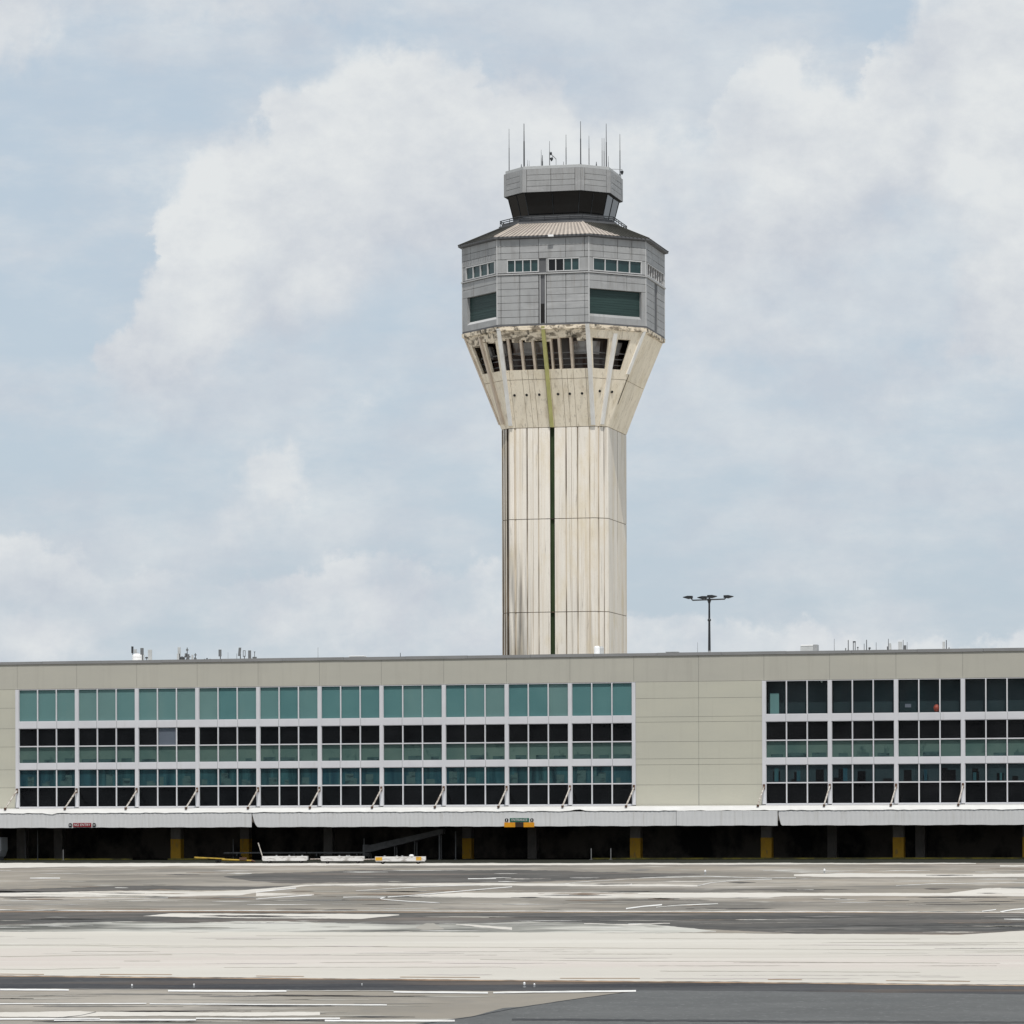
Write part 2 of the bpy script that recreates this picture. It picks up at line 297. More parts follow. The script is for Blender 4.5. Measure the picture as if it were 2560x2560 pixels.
# tower
M['alu'] = mat('aluminium_cladding', (.345,.35,.35), .6, scale=(.5,.5,.5), col2=(.27,.272,.275), spec=.35,
    layers=[((.19,.185,.18),(1.5,1.5,.2),.52,.72,.55,3), ((.20,.17,.14),(4,4,.35),.58,.74,.5,7), ((.45,.45,.45),(.3,.3,1.2),.55,.7,.5,5)])
M['alu_lt'] = mat('pale_aluminium_trim', (.47,.47,.47), .55, scale=(.5,.5,.5), var=.1)
M['alu_dk'] = mat('dark_aluminium_joint', (.11,.112,.118), .7, scale=(.5,.5,.5), var=.15)
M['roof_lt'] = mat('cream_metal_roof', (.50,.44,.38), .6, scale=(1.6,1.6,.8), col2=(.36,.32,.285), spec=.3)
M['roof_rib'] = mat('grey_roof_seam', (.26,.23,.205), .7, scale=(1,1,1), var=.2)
M['roof_dk'] = mat('dark_metal_roof', (.050,.048,.040), .8, scale=(1,1,1), col2=(.03,.03,.026))
M['tglass'] = mat('green_tinted_glass', (.028,.065,.065), .08, scale=(.6,.6,.6), col2=(.012,.03,.032), spec=.5)
M['tglass2'] = mat('black_tinted_glass', (.008,.009,.010), .06, scale=(.6,.6,.6), col2=(.004,.004,.005), spec=.35)
M['shutter'] = mat('dark_green_shutter', (.030,.058,.054), .5, scale=(.3,.3,6), col2=(.017,.036,.034), spec=.3)
M['brown_louvre'] = mat('brown_grey_louvre', (.13,.11,.10), .7, scale=(.8,.8,.8), col2=(.07,.065,.06))
def tower_concrete(name, base, dirt=1.0, soot=True):
    m_ = mat(name, base, .85, scale=(.5,.5,.12), col2=tuple(c*.86 for c in base), spec=.15,
        layers=[((.50,.40,.27),(1.7,1.7,.035),.50,.70,.5*dirt,2), ((.22,.17,.12),(3.4,3.4,.06),.57,.72,.65*dirt,3), ((.60,.50,.32),(.5,.5,.2),.52,.70,.5*dirt,6), ((.40,.36,.30),(9,9,5),.56,.74,.35,5), ((.12,.10,.08),(7,7,.25),.64,.74,.7*dirt,9)])
    if soot:
        nt = m_.node_tree; N, L = nt.nodes, nt.links; b = N['Principled BSDF']; cur = b.inputs['Base Color'].links[0].from_socket
        tc = N.new('ShaderNodeTexCoord'); sp = N.new('ShaderNodeSeparateXYZ'); L.new(tc.outputs['Object'], sp.inputs[0])
        def mth(op, a, b_=None):
            n = N.new('ShaderNodeMath'); n.operation = op
            for i, v in enumerate((a, b_)):
                if v is None: continue
                if isinstance(v, (int, float)): n.inputs[i].default_value = v
                else: L.new(v, n.inputs[i])
            return n.outputs[0]
        def rng(src, a, b_, c, d):
            r = N.new('ShaderNodeMapRange'); L.new(src, r.inputs[0])
            for i, v in enumerate((a, b_, c, d)): r.inputs[i+1].default_value = v
            return r.outputs[0]
        fx = rng(sp.outputs[0], -2.2, -3.1, 0, 1); fz = rng(sp.outputs[2], 35.0, 27.0, 0, 1)
        mp = N.new('ShaderNodeMapping'); L.new(tc.outputs['Object'], mp.inputs[0]); mp.inputs['Scale'].default_value = (2.6, 2.6, .13)
        n = N.new('ShaderNodeTexNoise'); L.new(mp.outputs[0], n.inputs['Vector']); n.inputs['Scale'].default_value = 1; n.inputs['Detail'].default_value = 8
        k = mth('MULTIPLY', mth('MULTIPLY', fx, fz), rng(n.outputs['Fac'], .36, .66, 0, .8))
        q = N.new('ShaderNodeMix'); q.data_type = 'RGBA'; L.new(k, q.inputs[0]); L.new(cur, q.inputs[6]); q.inputs[7].default_value = (.11,.11,.11,1)
        L.new(q.outputs[2], b.inputs['Base Color'])
    return m_
M['tconc'] = tower_concrete('stained_cream_concrete', (.78,.73,.655), .9)
M['tconc2'] = tower_concrete('warm_cream_concrete', (.93,.835,.68), .75, False)
M['groove'] = mat('groove_shade_and_dirt', (.13,.10,.075), .95, scale=(1.5,1.5,.07), col2=(.60,.53,.43), thr=(.46,.62))  # groove shade deepened by dark colour, broken up with dirt streaks
M['groove_dk'] = mat('black_stained_corner', (.20,.15,.10), .95, scale=(2,2,.12), col2=(.05,.04,.03), thr=(.42,.60))
M['moss'] = mat('dark_green_moss', (.045,.075,.03), .95, scale=(2,2,.3), col2=(.014,.022,.010))
M['moss_y'] = mat('yellow_green_lichen', (.52,.50,.20), .95, scale=(2,2,.4), col2=(.36,.35,.14))
M['rib'] = mat('pale_grey_rib', (.86,.85,.83), .75, scale=(2,2,.3), col2=(.68,.66,.62))
M['rib_stain'] = mat('stained_concrete_fin', (.74,.64,.52), .85, scale=(2,2,.3), col2=(.50,.41,.33))
M['ring'] = mat('stained_ring_beam', (.78,.68,.54), .9, scale=(1.2,1.2,2.6), col2=(.24,.20,.15), thr=(.40,.54),
    layers=[((.05,.045,.035),(1.5,1.5,1.0),.56,.64,.9,3)])
M['plant'] = mat('rust_streaked_plant_wall', (.16,.15,.145), .7, scale=(.8,.8,.18), col2=(.065,.035,.025), thr=(.40,.60))
M['duct'] = mat('silver_duct', (.36,.36,.36), .5, scale=(1,1,.4), col2=(.16,.12,.10), thr=(.36,.56), metal=.2)

# ------------------------------------------------------------------ ground, apron, taxiway, markings
g = MB(); g.quad((-4000,-200,0),(4000,-200,0),(4000,9000,0),(-4000,9000,0))
tag(g.build('ground', M['base_ground']), kind='structure')
def wob(seed, amp):
    ph = [random.Random(seed*17+i).uniform(0, 6.28) for i in range(4)]
    rr = random.Random(seed*31+5)
    return lambda x: amp*(.5*math.sin(x/61+ph[0])+.35*math.sin(x/23+ph[1])+.3*math.sin(x/9+ph[2])+rr.uniform(-.35,.35))
def interp(pts, x):
    if x <= pts[0][0]: return pts[0][1]
    for (x0,y0),(x1,y1) in zip(pts, pts[1:]):
        if x <= x1: return y0+(y1-y0)*(x-x0)/(x1-x0)
    return pts[-1][1]
_seed = [0]
def patch(mb, top, bot, layer, mi=0, amp=.5, step=8):
    """an area of the apron between two edges measured in the photograph; it lies on the ground"""
    _seed[0] += 1; wt, wb = wob(_seed[0], amp), wob(_seed[0]+50, amp)
    x0, x1 = max(top[0][0], bot[0][0]), min(top[-1][0], bot[-1][0])
    n = max(2, int((x1-x0)/step)); z = .0015*layer
    xs = [x0+(x1-x0)*i/n for i in range(n+1)]
    vs = []
    for x in xs:
        a, b = interp(top, x)+wt(x), interp(bot, x)+wb(x)
        if b < a+.25: b = a+.25
        vs += [gp(x, b, z), gp(x, a, z)]
    mb.add(vs, [(2*i, 2*i+2, 2*i+3, 2*i+1) for i in range(n)], mi)
XA, XB = -500, 3060
# near-black olive asphalt up to and below the building
mb = MB(); patch(mb, [(XA,2116),(XB,2116)], [(XA,2159),(0,2158),(1280,2158),(2560,2157),(XB,2157)], 1); tag(mb.build('service_road', M['olive_asphalt']), kind='structure')
# darker apron zones
mb = MB()
patch(mb, [(XA,2277),(1280,2278),(2560,2279),(XB,2279)], [(XA,2315),(0,2312),(300,2304),(700,2303),(1000,2312),(1300,2316),(1700,2320),(2000,2334),(2400,2336),(2560,2326),(XB,2320)], 1, 0, .8)
patch(mb, [(560,2192),(640,2184),(900,2175),(1300,2175),(1700,2184),(1750,2186)], [(560,2193),(640,2203),(700,2208),(1280,2206),(1560,2196),(1750,2187)], 1, 0, 1)
patch(mb, [(XA,2222),(0,2224),(350,2214),(640,2216),(760,2214)], [(XA,2232),(0,2233),(250,2227),(640,2224),(760,2215)], 1, 0, .8)
tag(mb.build('asphalt_apron', M['dark_asphalt']), kind='structure')
mb = MB(); patch(mb, [(XA,2314),(0,2312),(300,2304),(700,2303),(1000,2312),(1300,2305),(1600,2308),(1700,2318),(1790,2328)], [(XA,2332),(0,2333),(1280,2332),(1600,2333),(1700,2331),(1790,2328.5)], 2, 0, .9)
tag(mb.build('smudged_apron', M['smudged']), kind='structure')
# the broad pale taxiway and its dark shoulder
mb = MB(); patch(mb, [(XA,2330),(0,2329),(640,2330),(1280,2331),(1920,2334),(2400,2337),(2560,2327),(XB,2325)],
      [(XA,2436),(0,2438),(640,2444),(1280,2450),(1920,2455),(2560,2462),(XB,2466)], 3, 0, .6)
tag(mb.build('taxiway', M['concrete']), kind='structure')
mb = MB(); patch(mb, [(XA,2434),(0,2437),(640,2443),(1280,2449),(1920,2454),(2560,2461),(XB,2465)], [(XA,2470),(0,2471),(640,2474),(1280,2477),(1920,2479),(2560,2487),(XB,2490)], 2, 0, .5)
tag(mb.build('taxiway_shoulder', M['edge_asphalt']), kind='structure')
mb = MB(); patch(mb, [(1040,2559),(1180,2541),(1258,2520),(1300,2517),(1440,2497),(1600,2476),(1920,2478),(2560,2486),(XB,2490)], [(1040,2600),(XB,2600)], 3, 0, .3)
tag(mb.build('asphalt_lane', M['fresh_asphalt']), kind='structure')
# joints and stained edges
mb = MB()
def line(mb, pts, w, layer, mi=0, amp=.3): patch(mb, pts, [(x, y+w) for x, y in pts], layer, mi, amp)
line(mb, [(XA,2362),(0,2363),(640,2365),(1280,2368),(1920,2372),(2560,2375),(XB,2377)], .8, 5)
line(mb, [(1200,2398),(1500,2402),(2100,2405),(2500,2408)], .6, 5); line(mb, [(0,2391),(200,2388),(430,2386)], .8, 5); line(mb, [(0,2422),(100,2423),(300,2419)], .8, 5)
line(mb, [(640,2339),(1200,2340)], .7, 5); line(mb, [(1600,2346),(1920,2347),(2300,2347)], .7, 5); line(mb, [(1650,2427),(2300,2430)], .7, 5)
line(mb, [(2000,2406),(2180,2406)], .9, 5); line(mb, [(310,2402),(400,2402)], .8, 5); line(mb, [(800,2406),(1080,2404)], .6, 5)
line(mb, [(560,2418),(1250,2417),(1290,2420)], .5, 5)
for (a, b, c, d) in [(1000,1200,2441.5,2442.5),(250,430,2435,2435.5),(640,760,2439,2440),(1400,1600,2444.5,2445),(1920,2005,2447.5,2448),(2215,2425,2450.5,2452.5),(0,110,2434,2435)]:
    patch(mb, [(a,c),(b,d)], [(a,c+1.6),(b,d+1.6)], 6, 1, .2)
line(mb, [(XA,2436),(0,2439),(640,2445),(1280,2450.5),(1920,2456),(2560,2463),(XB,2466)], 2.2, 6, 1, .5)
line(mb, [(XA,2279),(250,2278.5),(1280,2279.5),(1800,2280),(2560,2281)], 1.6, 6, 1, .3)
line(mb, [(140,2544),(200,2538),(240,2529)], 1.2, 6, 2); line(mb, [(1050,2560),(1180,2541),(1290,2519),(1450,2495),(1580,2478)], 1.0, 6, 2)
line(mb, [(1280,2546),(1600,2548),(2000,2551),(XB,2556)], 4.5, 6, 2, .8)
tag(mb.build('pavement_joint', [M['joint'], M['rust_joint'], M['edge_asphalt']]), kind='structure')
ls = MB(); ls.add([(*fw(-260,26)[:2],.006),(*fw(260,26)[:2],.006),(*fw(260,210)[:2],.006),(*fw(-260,210)[:2],.006)], [(0,1,2,3)]); tag(ls.build('unseen_bounce_ground', M['bounce_ground']), kind='structure')  # unseen pale ground added to bounce light up to the tower flare
# pale concrete strips
mb = MB()
patch(mb, [(XA,2158),(0,2157.5),(640,2158),(1280,2158),(1920,2157.5),(2440,2157.5)], [(XA,2172),(0,2170),(200,2166.5),(640,2164),(1280,2163),(1700,2161.5),(2440,2159.5)], 4, 0, .6)
patch(mb, [(2500,2163),(XB,2163)], [(2500,2166),(XB,2167)], 4)
patch(mb, [(XA,2234),(0,2233),(150,2230),(248,2228),(500,2229),(600,2226),(690,2219),(760,2212),(900,2209),(1280,2208),(1600,2210),(1744,2212)],
          [(XA,2242),(0,2241),(260,2242),(400,2242),(600,2238),(700,2222),(770,2214.5),(900,2214),(1280,2214),(1600,2216),(1744,2216)], 4, 0, .6)
patch(mb, [(640,2232),(700,2233),(785,2235)], [(640,2241),(700,2238),(785,2238)], 4, 0, .5)
patch(mb, [(1000,2242),(1100,2235),(1180,2230.5),(1280,2231),(1920,2232),(2370,2233),(2430,2225),(2463,2219.5),(XB,2219)],
          [(1000,2243),(1100,2243),(1180,2243.5),(1440,2245.5),(1920,2244),(1960,2240),(2380,2239.5),(2500,2240.5),(XB,2242)], 4, 0, .5)
patch(mb, [(1985,2186),(2020,2184),(2200,2184),(2400,2185),(XB,2183)], [(1985,2190),(2100,2193),(2400,2192.5),(XB,2192)], 4, 0, .5)
patch(mb, [(358,2290),(430,2283.5),(640,2284),(900,2285),(998,2286)], [(358,2290.5),(430,2292),(640,2295.5),(900,2297),(998,2288)], 4, 0, .5)
patch(mb, [(0,2531),(200,2527),(240,2530),(640,2531),(800,2530)], [(0,2542),(130,2543),(260,2540),(640,2540),(800,2538)], 4, 0, .8)
patch(mb, [(XA,2529),(0,2531)], [(XA,2544),(0,2542)], 4, 0, .5)
patch(mb, [(1040,2318),(1065,2308),(1085,2308),(1110,2322)], [(1040,2321),(1060,2325),(1090,2325),(1110,2324)], 4, 5, .8, 4); patch(mb, [(1140,2310),(1280,2318)], [(1140,2311),(1280,2325)], 4, 0, 1.)
patch(mb, [(1460,2308),(1560,2311),(1675,2307)], [(1460,2309),(1560,2314),(1675,2309)], 4, 0, 1.)
for i in range(46):
    x = random.uniform(-200, 2700); y = random.choice([random.uniform(2172,2204), random.uniform(2246,2273), random.uniform(2300,2326) if x < 1700 else random.uniform(2196,2216)]); w = random.uniform(40, 190); h = random.uniform(.6, 1.8)
    patch(mb, [(x,y+h*.5),(x+w*.3,y),(x+w,y+h*.4)], [(x,y+h*.5+.3),(x+w*.3,y+h),(x+w,y+h*.4+.3)], 5, 1, .3)
rs = random.Random(99)
def streak(x, y, w, h, layer, mi): patch(mb, [(x,y+h*.5),(x+w*rs.uniform(.2,.5),y),(x+w*.8,y+h*.2),(x+w,y+h*.5)], [(x,y+h*.5+.15),(x+w*rs.uniform(.3,.7),y+h),(x+w,y+h*.5+.15)], layer, mi, .5, 6)
for _ in range(110):      # dark and rusty wear across the apron and the ends of the strips
    y = rs.choice((rs.uniform(2168,2276), rs.uniform(2222,2250), rs.uniform(2280,2326))); x = rs.uniform(-150, 2650)
    streak(x, y, rs.uniform(50,260), rs.uniform(1.0,4.2), 6, rs.choice((2,2,3,4,5)))
for _ in range(55):       # pale scraps and scuffs
    y = rs.choice((rs.uniform(2168,2228), rs.uniform(2242,2275), rs.uniform(2296,2332))); x = rs.uniform(-150, 2650)
    streak(x, y, rs.uniform(30,190), rs.uniform(.6,2.2), 7, rs.choice((0,5,5,1)))
for _ in range(34):       # faint long streaks on the taxiway
    y = 2336+100*rs.random(); x = rs.uniform(-200, 2600)
    streak(x, y+x*.008, rs.uniform(120,620), rs.uniform(.5,1.9), 6, rs.choice((6,6,7,8)))
for _ in range(40):       # nearest lane
    y = rs.uniform(2480,2556); x = rs.uniform(-150, 1000)
    streak(x, y, rs.uniform(80,420), rs.uniform(1.2,5.), 2, rs.choice((4,5,2)))
tag(mb.build('concrete_strip', [M['patch_concrete'], M['worn_paint'], M['dark_asphalt'], M['brown_wear'], M['grey_wear'], M['pale_wear'], M['taxi_tan'], M['taxi_pink'], M['taxi_pale']]), kind='structure')
# painted lines
mb = MB()
line(mb, [(XA,2274),(0,2273.5),(80,2275),(200,2276),(640,2275.5),(1280,2277),(1900,2278),(2560,2280),(XB,2281)], 1.7, 7, 1, .4)
line(mb, [(0,2471.5),(100,2472),(172,2472.5)], 4.2, 7); line(mb, [(420,2474.5),(640,2475),(716,2475)], 4.5, 7); line(mb, [(984,2477.5),(1100,2478.5),(1220,2479.5)], 4.2, 7)
line(mb, [(1233,2479.5),(1290,2478.5),(1590,2475)], 4., 7); line(mb, [(172,2472),(420,2473)], .8, 7, 1); line(mb, [(716,2475),(984,2476)], 1.1, 7, 1)
line(mb, [(XA,2506),(0,2508),(366,2507.5)], 2.4, 7); line(mb, [(374,2508),(640,2509.5),(967,2511)], 2.6, 7)
line(mb, [(XA,2542),(0,2545),(250,2545)], 4, 7); line(mb, [(135,2547.5),(490,2547)], 4.2, 7); line(mb, [(490,2544),(640,2545),(850,2544)], 3.6, 7); line(mb, [(812,2549),(1137,2549.5)], 4.5, 7)
line(mb, [(640,2229),(740,2219)], 2.0, 7); line(mb, [(890,2226),(960,2222),(1060,2216),(1200,2211)], 1.4, 7, 1)
line(mb, [(640,2247),(700,2242),(780,2237)], 1.6, 7); line(mb, [(858,2242),(900,2241.5),(960,2242),(1010,2239),(1100,2231),(1280,2216)], 1.6, 7)
line(mb, [(948,2245.5),(965,2248),(1020,2252),(1100,2256)], 1.7, 7); line(mb, [(948,2245.5),(970,2240.5)], 2, 7)
line(mb, [(1395,2211),(1440,2205),(1560,2197),(1640,2192.5),(1760,2190),(1920,2194),(1990,2193)], 1.5, 7, 1, .6)
line(mb, [(1745,2213),(1780,2205),(1850,2199),(1930,2197)], 1.6, 7, 1); line(mb, [(1562,2213),(1580,2209)], 1.4, 7)
line(mb, [(1565,2270),(1600,2265),(1655,2260)], 3., 7); line(mb, [(1640,2267),(1700,2262),(1795,2258)], 1.8, 7, 1)
line(mb, [(75,2194),(150,2194)], 2.2, 7); line(mb, [(200,2248),(330,2246),(420,2244)], 1.2, 7, 1); line(mb, [(2455,2277),(2490,2273)], 2, 7); line(mb, [(2500,2278),(2535,2272),(2560,2270)], 3, 7)
line(mb, [(2510,2297),(2600,2298)], 1.6, 7); line(mb, [(2240,2213),(2350,2208),(2560,2206)], 1.3, 7, 1); line(mb, [(1170,2196),(1240,2195.5)], 1.4, 7)
tag(mb.build('line_marking', [M['paint'], M['worn_paint']]), kind='structure')

# ------------------------------------------------------------------ terminal building
T = empty('terminal_building', (0, FY, 0), -TH)
tag(T, 'long beige airport terminal with ribbon windows and white canopy over open ground floor', 'terminal building')
ULO, UHI, DEP = -78.0, 66.0, 24.0
P1 = [-49.95+6.183*i for i in range(11)]            # pier centres, left block
P2 = [24.33+6.215*i for i in range(6)]              # right block
ROWS = [(13.54, 16.70, None), (9.46, 12.89, 11.12), (5.18, 8.86, 7.15)]
# walls
w = MB()
def wallpanels(u0, u1, z0, z1, us, zs, mi=0):
    us = [u0]+[u for u in us if u0 < u < u1]+[u1]; zs = [z0]+[z for z in zs if z0 < z < z1]+[z1]
    for a, b in zip(us, us[1:]):
        for c, d in zip(zs, zs[1:]):
            e = .012
            w.box(a+e, b-e, -.0, .20, c+e, d-e, mi)
    w.box(u0, u1, .03, .30, z0, z1, 2)
wallpanels(ULO, UHI, 16.72, 19.2, [P1[0]-6.18*i for i in range(1,5)]+P1+[18.1]+P2+[61.6], [])
zj = [fac(1750, 1600+y/2.683)[1] for y in (265,388,513,548,680,795,835,970)]
wallpanels(ULO, P1[0]-.17, 4.95, 16.72, [P1[0]-6.18*i for i in range(1,5)], [7.1, 8.86, 11.1, 12.89, 14.9], 1)
wallpanels(P1[-1]+.17, P2[0]-.17, 4.95, 16.72, [18.1], sorted(zj), 1)
wallpanels(P2[-1]+.17, UHI, 4.95, 16.72, [], sorted(zj), 1)
w.box(ULO, ULO+.3, .3, DEP, 0, 19.2, 0); w.box(UHI-.3, UHI, .3, DEP, 0, 19.2, 0); w.box(ULO+.3, UHI-.3, DEP-.3, DEP, 0, 19.2, 0)
# dark construction joint in the blank wall
ja = fac(1747, 1964)[1]; w.box(18.08, 18.12, -.006, .0, 5.0, ja, 3)
w.build('wall', [M['beige'], M['beige2'], M['alu_dk'], M['alu_dk']], T)
r = MB(); r.box(ULO+.3, UHI-.3, .3, DEP-.3, 18.3, 18.7); r.build('roof', M['bounce_roof'], T)  # deck out of view, whitened to bounce light onto the tower
c = MB()
uu = ULO-.1
while uu < UHI:
    u2 = min(uu+6.15, UHI+.1); c.box(uu+.01, u2-.01, -.10, .35, 19.16+random.uniform(-.01,.01), 19.44+random.uniform(-.012,.012)); uu = u2
c.box(ULO-.1, ULO+.35, .36, DEP, 19.16, 19.44); c.box(UHI-.35, UHI+.1, .36, DEP, 19.16, 19.44); c.box(ULO+.36, UHI-.36, DEP-.4, DEP+.1, 19.16, 19.44)
c.build('coping', M['coping'], T)
# floors and inside
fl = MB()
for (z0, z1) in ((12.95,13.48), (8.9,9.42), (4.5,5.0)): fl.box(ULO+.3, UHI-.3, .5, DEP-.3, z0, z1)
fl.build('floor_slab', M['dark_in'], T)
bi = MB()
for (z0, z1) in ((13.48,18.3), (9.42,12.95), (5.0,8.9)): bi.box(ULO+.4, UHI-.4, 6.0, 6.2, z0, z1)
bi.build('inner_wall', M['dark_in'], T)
# window surrounds
def surround(P):
    s = MB()
    for i, u in enumerate(P):
        s.box(u-.17, u+.17, -.10, .34, 5.14, 16.70)
    for a, b in zip(P, P[1:]):
        s.box(a+.17, b-.17, -.075, .34, 12.89, 13.54); s.box(a+.17, b-.17, -.075, .34, 8.86, 9.46)
        s.box(a+.17, b-.17, -.06, .34, 5.02, 5.18)
        for k in (1,2):
            x = a+(b-a)*k/3
            for (z0,z1) in ((12.89,13.54),(8.86,9.46)): s.box(x-.012, x+.012, -.078, -.075, z0, z1, 1)
    s.build('window_surround', [M['white_frame'], M['alu_dk']], T)
surround(P1); surround(P2)
def window(a, b, row, left):
    z0, z1, tr = ROWS[row]; f = MB(); a += .17; b -= .17; t = .055
    f.box(a, a+.04, 0, .12, z0, z1); f.box(b-.04, b, 0, .12, z0, z1); f.box(a+.04, b-.04, 0, .12, z0, z0+.05); f.box(a+.04, b-.04, 0, .12, z1-.05, z1)
    cols = [a+.04]
    for k in (1,2):
        x = a+(b-a)*k/3; f.box(x-t, x+t, -.04, .12, z0+.05, z1-.05); cols += [x-t, x+t]
    cols.append(b-.04)
    if tr:
        for k in range(3): f.box(cols[2*k], cols[2*k+1], -.03, .12, tr-.055, tr+.055)
    o = f.build('window', M['white_frame'], T)
    p = MB()
    for k in range(3):
        zz = [z0+.05, tr-.055, tr+.055, z1-.05] if tr else [z0+.05, z1-.05]
        for j in range(0, len(zz), 2):
            tl = random.uniform(-.006, .006)
            p.quad((cols[2*k],.07+tl,zz[j]), (cols[2*k+1],.07-tl,zz[j]), (cols[2*k+1],.07-tl,zz[j+1]), (cols[2*k],.07+tl,zz[j+1]))
    p.build('pane', M['glass_f'], o)
    return o, a, b, z0, z1, tr, cols
WIN = []
for blk, P in ((0, P1), (1, P2)):
    for i, (a, b) in enumerate(zip(P, P[1:])):
        for row in range(3):
            o, wa, wb_, z0, z1, tr, cols = window(a, b, row, blk == 0)
            s = MB()
            if row == 0:
                if blk == 0:
                    for k in range(3): s.box(cols[2*k]-.03, cols[2*k+1]+.03, .16+random.uniform(0,.02), .19, z0+.01, z1-.01, random.choice((0,0,1,2)))
                    s.build('blind', [M['blind'], M['blind2'], M['blind3']], o)
                else:
                    s.box(wa, wb_, 1.0, 1.1, z0, z1, 0); s.build('room_divider', [M['slate_deep']], o)
            elif row == 1:
                s.box(wa, wb_, .17, .22, z0+.02, tr, 0)
                for k in range(3):
                    if random.random() < .75: s.box(cols[2*k]+random.uniform(0,.8), cols[2*k+1]-random.uniform(0,.5), .145, .165, z0+.05, z0+random.uniform(.35,.5), 1)
                s.box(wa, wb_, .17, .22, tr+.001, z1, 2)
                if blk == 0 and i == 2: s.box(cols[2]+.02, cols[3]-.02, .145, .165, tr+.06, z1-.06, 3)
                s.build('partition', [M['partition'], M['counter'], M['dark_in'], M['grey_panel']], o)
            else:
                s.box(wa, wb_, .17, .22, tr, z1-.02, 0 if blk == 0 else 3); s.box(wa, wb_, .17, .22, z0+.02, tr-.001, 2)
                for k in range(3):
                    for _ in range(2):
                        if random.random() < .5:
                            x = random.uniform(cols[2*k]+.05, cols[2*k+1]-.9); hh = random.uniform(.3,1.3); s.box(x, x+random.uniform(.3,.85), .148-.002*_, .166, tr+.06, min(z1-.05, tr+hh), 1 if blk == 0 else 2)
                if blk == 1:
                    for k in range(3):
                        if random.random() < .6:
                            x = random.uniform(cols[2*k]+.3, cols[2*k+1]-.4); s.box(x, x+random.uniform(.2,.5), .145, .165, tr+.1, z1-random.uniform(.3,1.), 0)
                s.build('partition', [M['teal_deep'], M['counter'], M['dark_in'], M['slate_deep']], o)
# canopy over the open ground floor
cp = MB()
n = 288
vt = -3.30
us = [ULO+(UHI-ULO)*i/n for i in range(n+1)]
dipu, _ = fac(128, 2037, -3.6); humpu, _ = fac(1448, 2025, -3.6)
def zb(u):
    z = 4.57 + .016*math.sin(u*2.1)+.014*math.sin(u*5.3+1)+random.uniform(-.016,.016)
    z -= .16*math.exp(-((u-dipu)/.35)**2); z += .15*math.exp(-((u-humpu)/.6)**2)
    return z
zbs = [zb(u) for u in us]; zts = [4.965+random.uniform(-.014,.014) for u in us]
vs = []
for u, a, b in zip(us, zbs, zts): vs += [(u,-3.60,a),(u,vt,b)]
cp.add(vs, [(2*i,2*i+2,2*i+3,2*i+1) for i in range(n)], 0)
vs = []
for u, a, b in zip(us, zbs, zts): vs += [(u,vt,b),(u,-.12,5.06)]
cp.add(vs, [(2*i,2*i+2,2*i+3,2*i+1) for i in range(n)], 0)
vs = []
for u, a, b in zip(us, zbs, zts): vs += [(u,-3.60,a),(u,-3.40,a+.02)]
cp.add(vs, [(2*i,2*i+2,2*i+3,2*i+1) for i in range(n)], 2)
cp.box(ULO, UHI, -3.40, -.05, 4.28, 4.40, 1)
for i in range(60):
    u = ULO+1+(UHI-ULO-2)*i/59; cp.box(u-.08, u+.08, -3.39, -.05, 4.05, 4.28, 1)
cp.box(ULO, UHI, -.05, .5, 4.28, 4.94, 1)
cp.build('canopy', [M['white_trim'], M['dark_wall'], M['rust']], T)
def fascia(px0, px1, top=lambda u: 4.53, bot=lambda u: 3.16, v=-3.54, name='fascia'):
    u0 = fac(px0, 2060, v)[0] if px0 is not None else ULO; u1 = fac(px1, 2060, v)[0] if px1 is not None else UHI
    k = max(4, int((u1-u0)/.11)); f = MB(); vs = []
    for i in range(k+1):
        u = u0+(u1-u0)*i/k; d = .007*(1 if i % 4 in (0,1) else -1)
        b = bot(u-u0)+.014*math.sin(u*.9)+.01*math.sin(u*3.1)
        vs += [(u,v+d,b),(u,v+d,top(u-u0)),(u,v+d+.03,top(u-u0)),(u,v+d+.03,b)]
    f.add(vs, [(4*i+a, 4*i+4+a, 4*i+4+(a+1)%4, 4*i+(a+1)%4) for i in range(k) for a in range(4)], 0)
    return f.build(name, M['corrug'], T)
fascia(None, 629)
fascia(631, 1690, bot=lambda d: 3.16+1.2*max(0, 1-d/.62)**2.2)
fascia(1691, 1944, v=-3.585)
fascia(1946.5, None, bot=lambda d: 3.16+(1.0*max(0, 1-d/.28)**1.4))
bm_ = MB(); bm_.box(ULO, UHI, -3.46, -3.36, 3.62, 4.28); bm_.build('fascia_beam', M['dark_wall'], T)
# struts from the piers down to the canopy edge
for u in P1+P2:
    s = MB(); top = (u+.0, -.13, 6.78+random.uniform(-.05,.03)); bot = (u+random.uniform(-.04,.04), -3.42, 5.02)
    s.tube(bot, top, .075, .075, 8, 0); s.box(u-.10, u+.10, -.20, -.10, 6.55, 7.02, 1); s.box(bot[0]-.10, bot[0]+.10, -3.50, -3.28, 4.93, 5.11, 1)
    s.build('canopy_strut', [M['strut'], M['rust']], T)
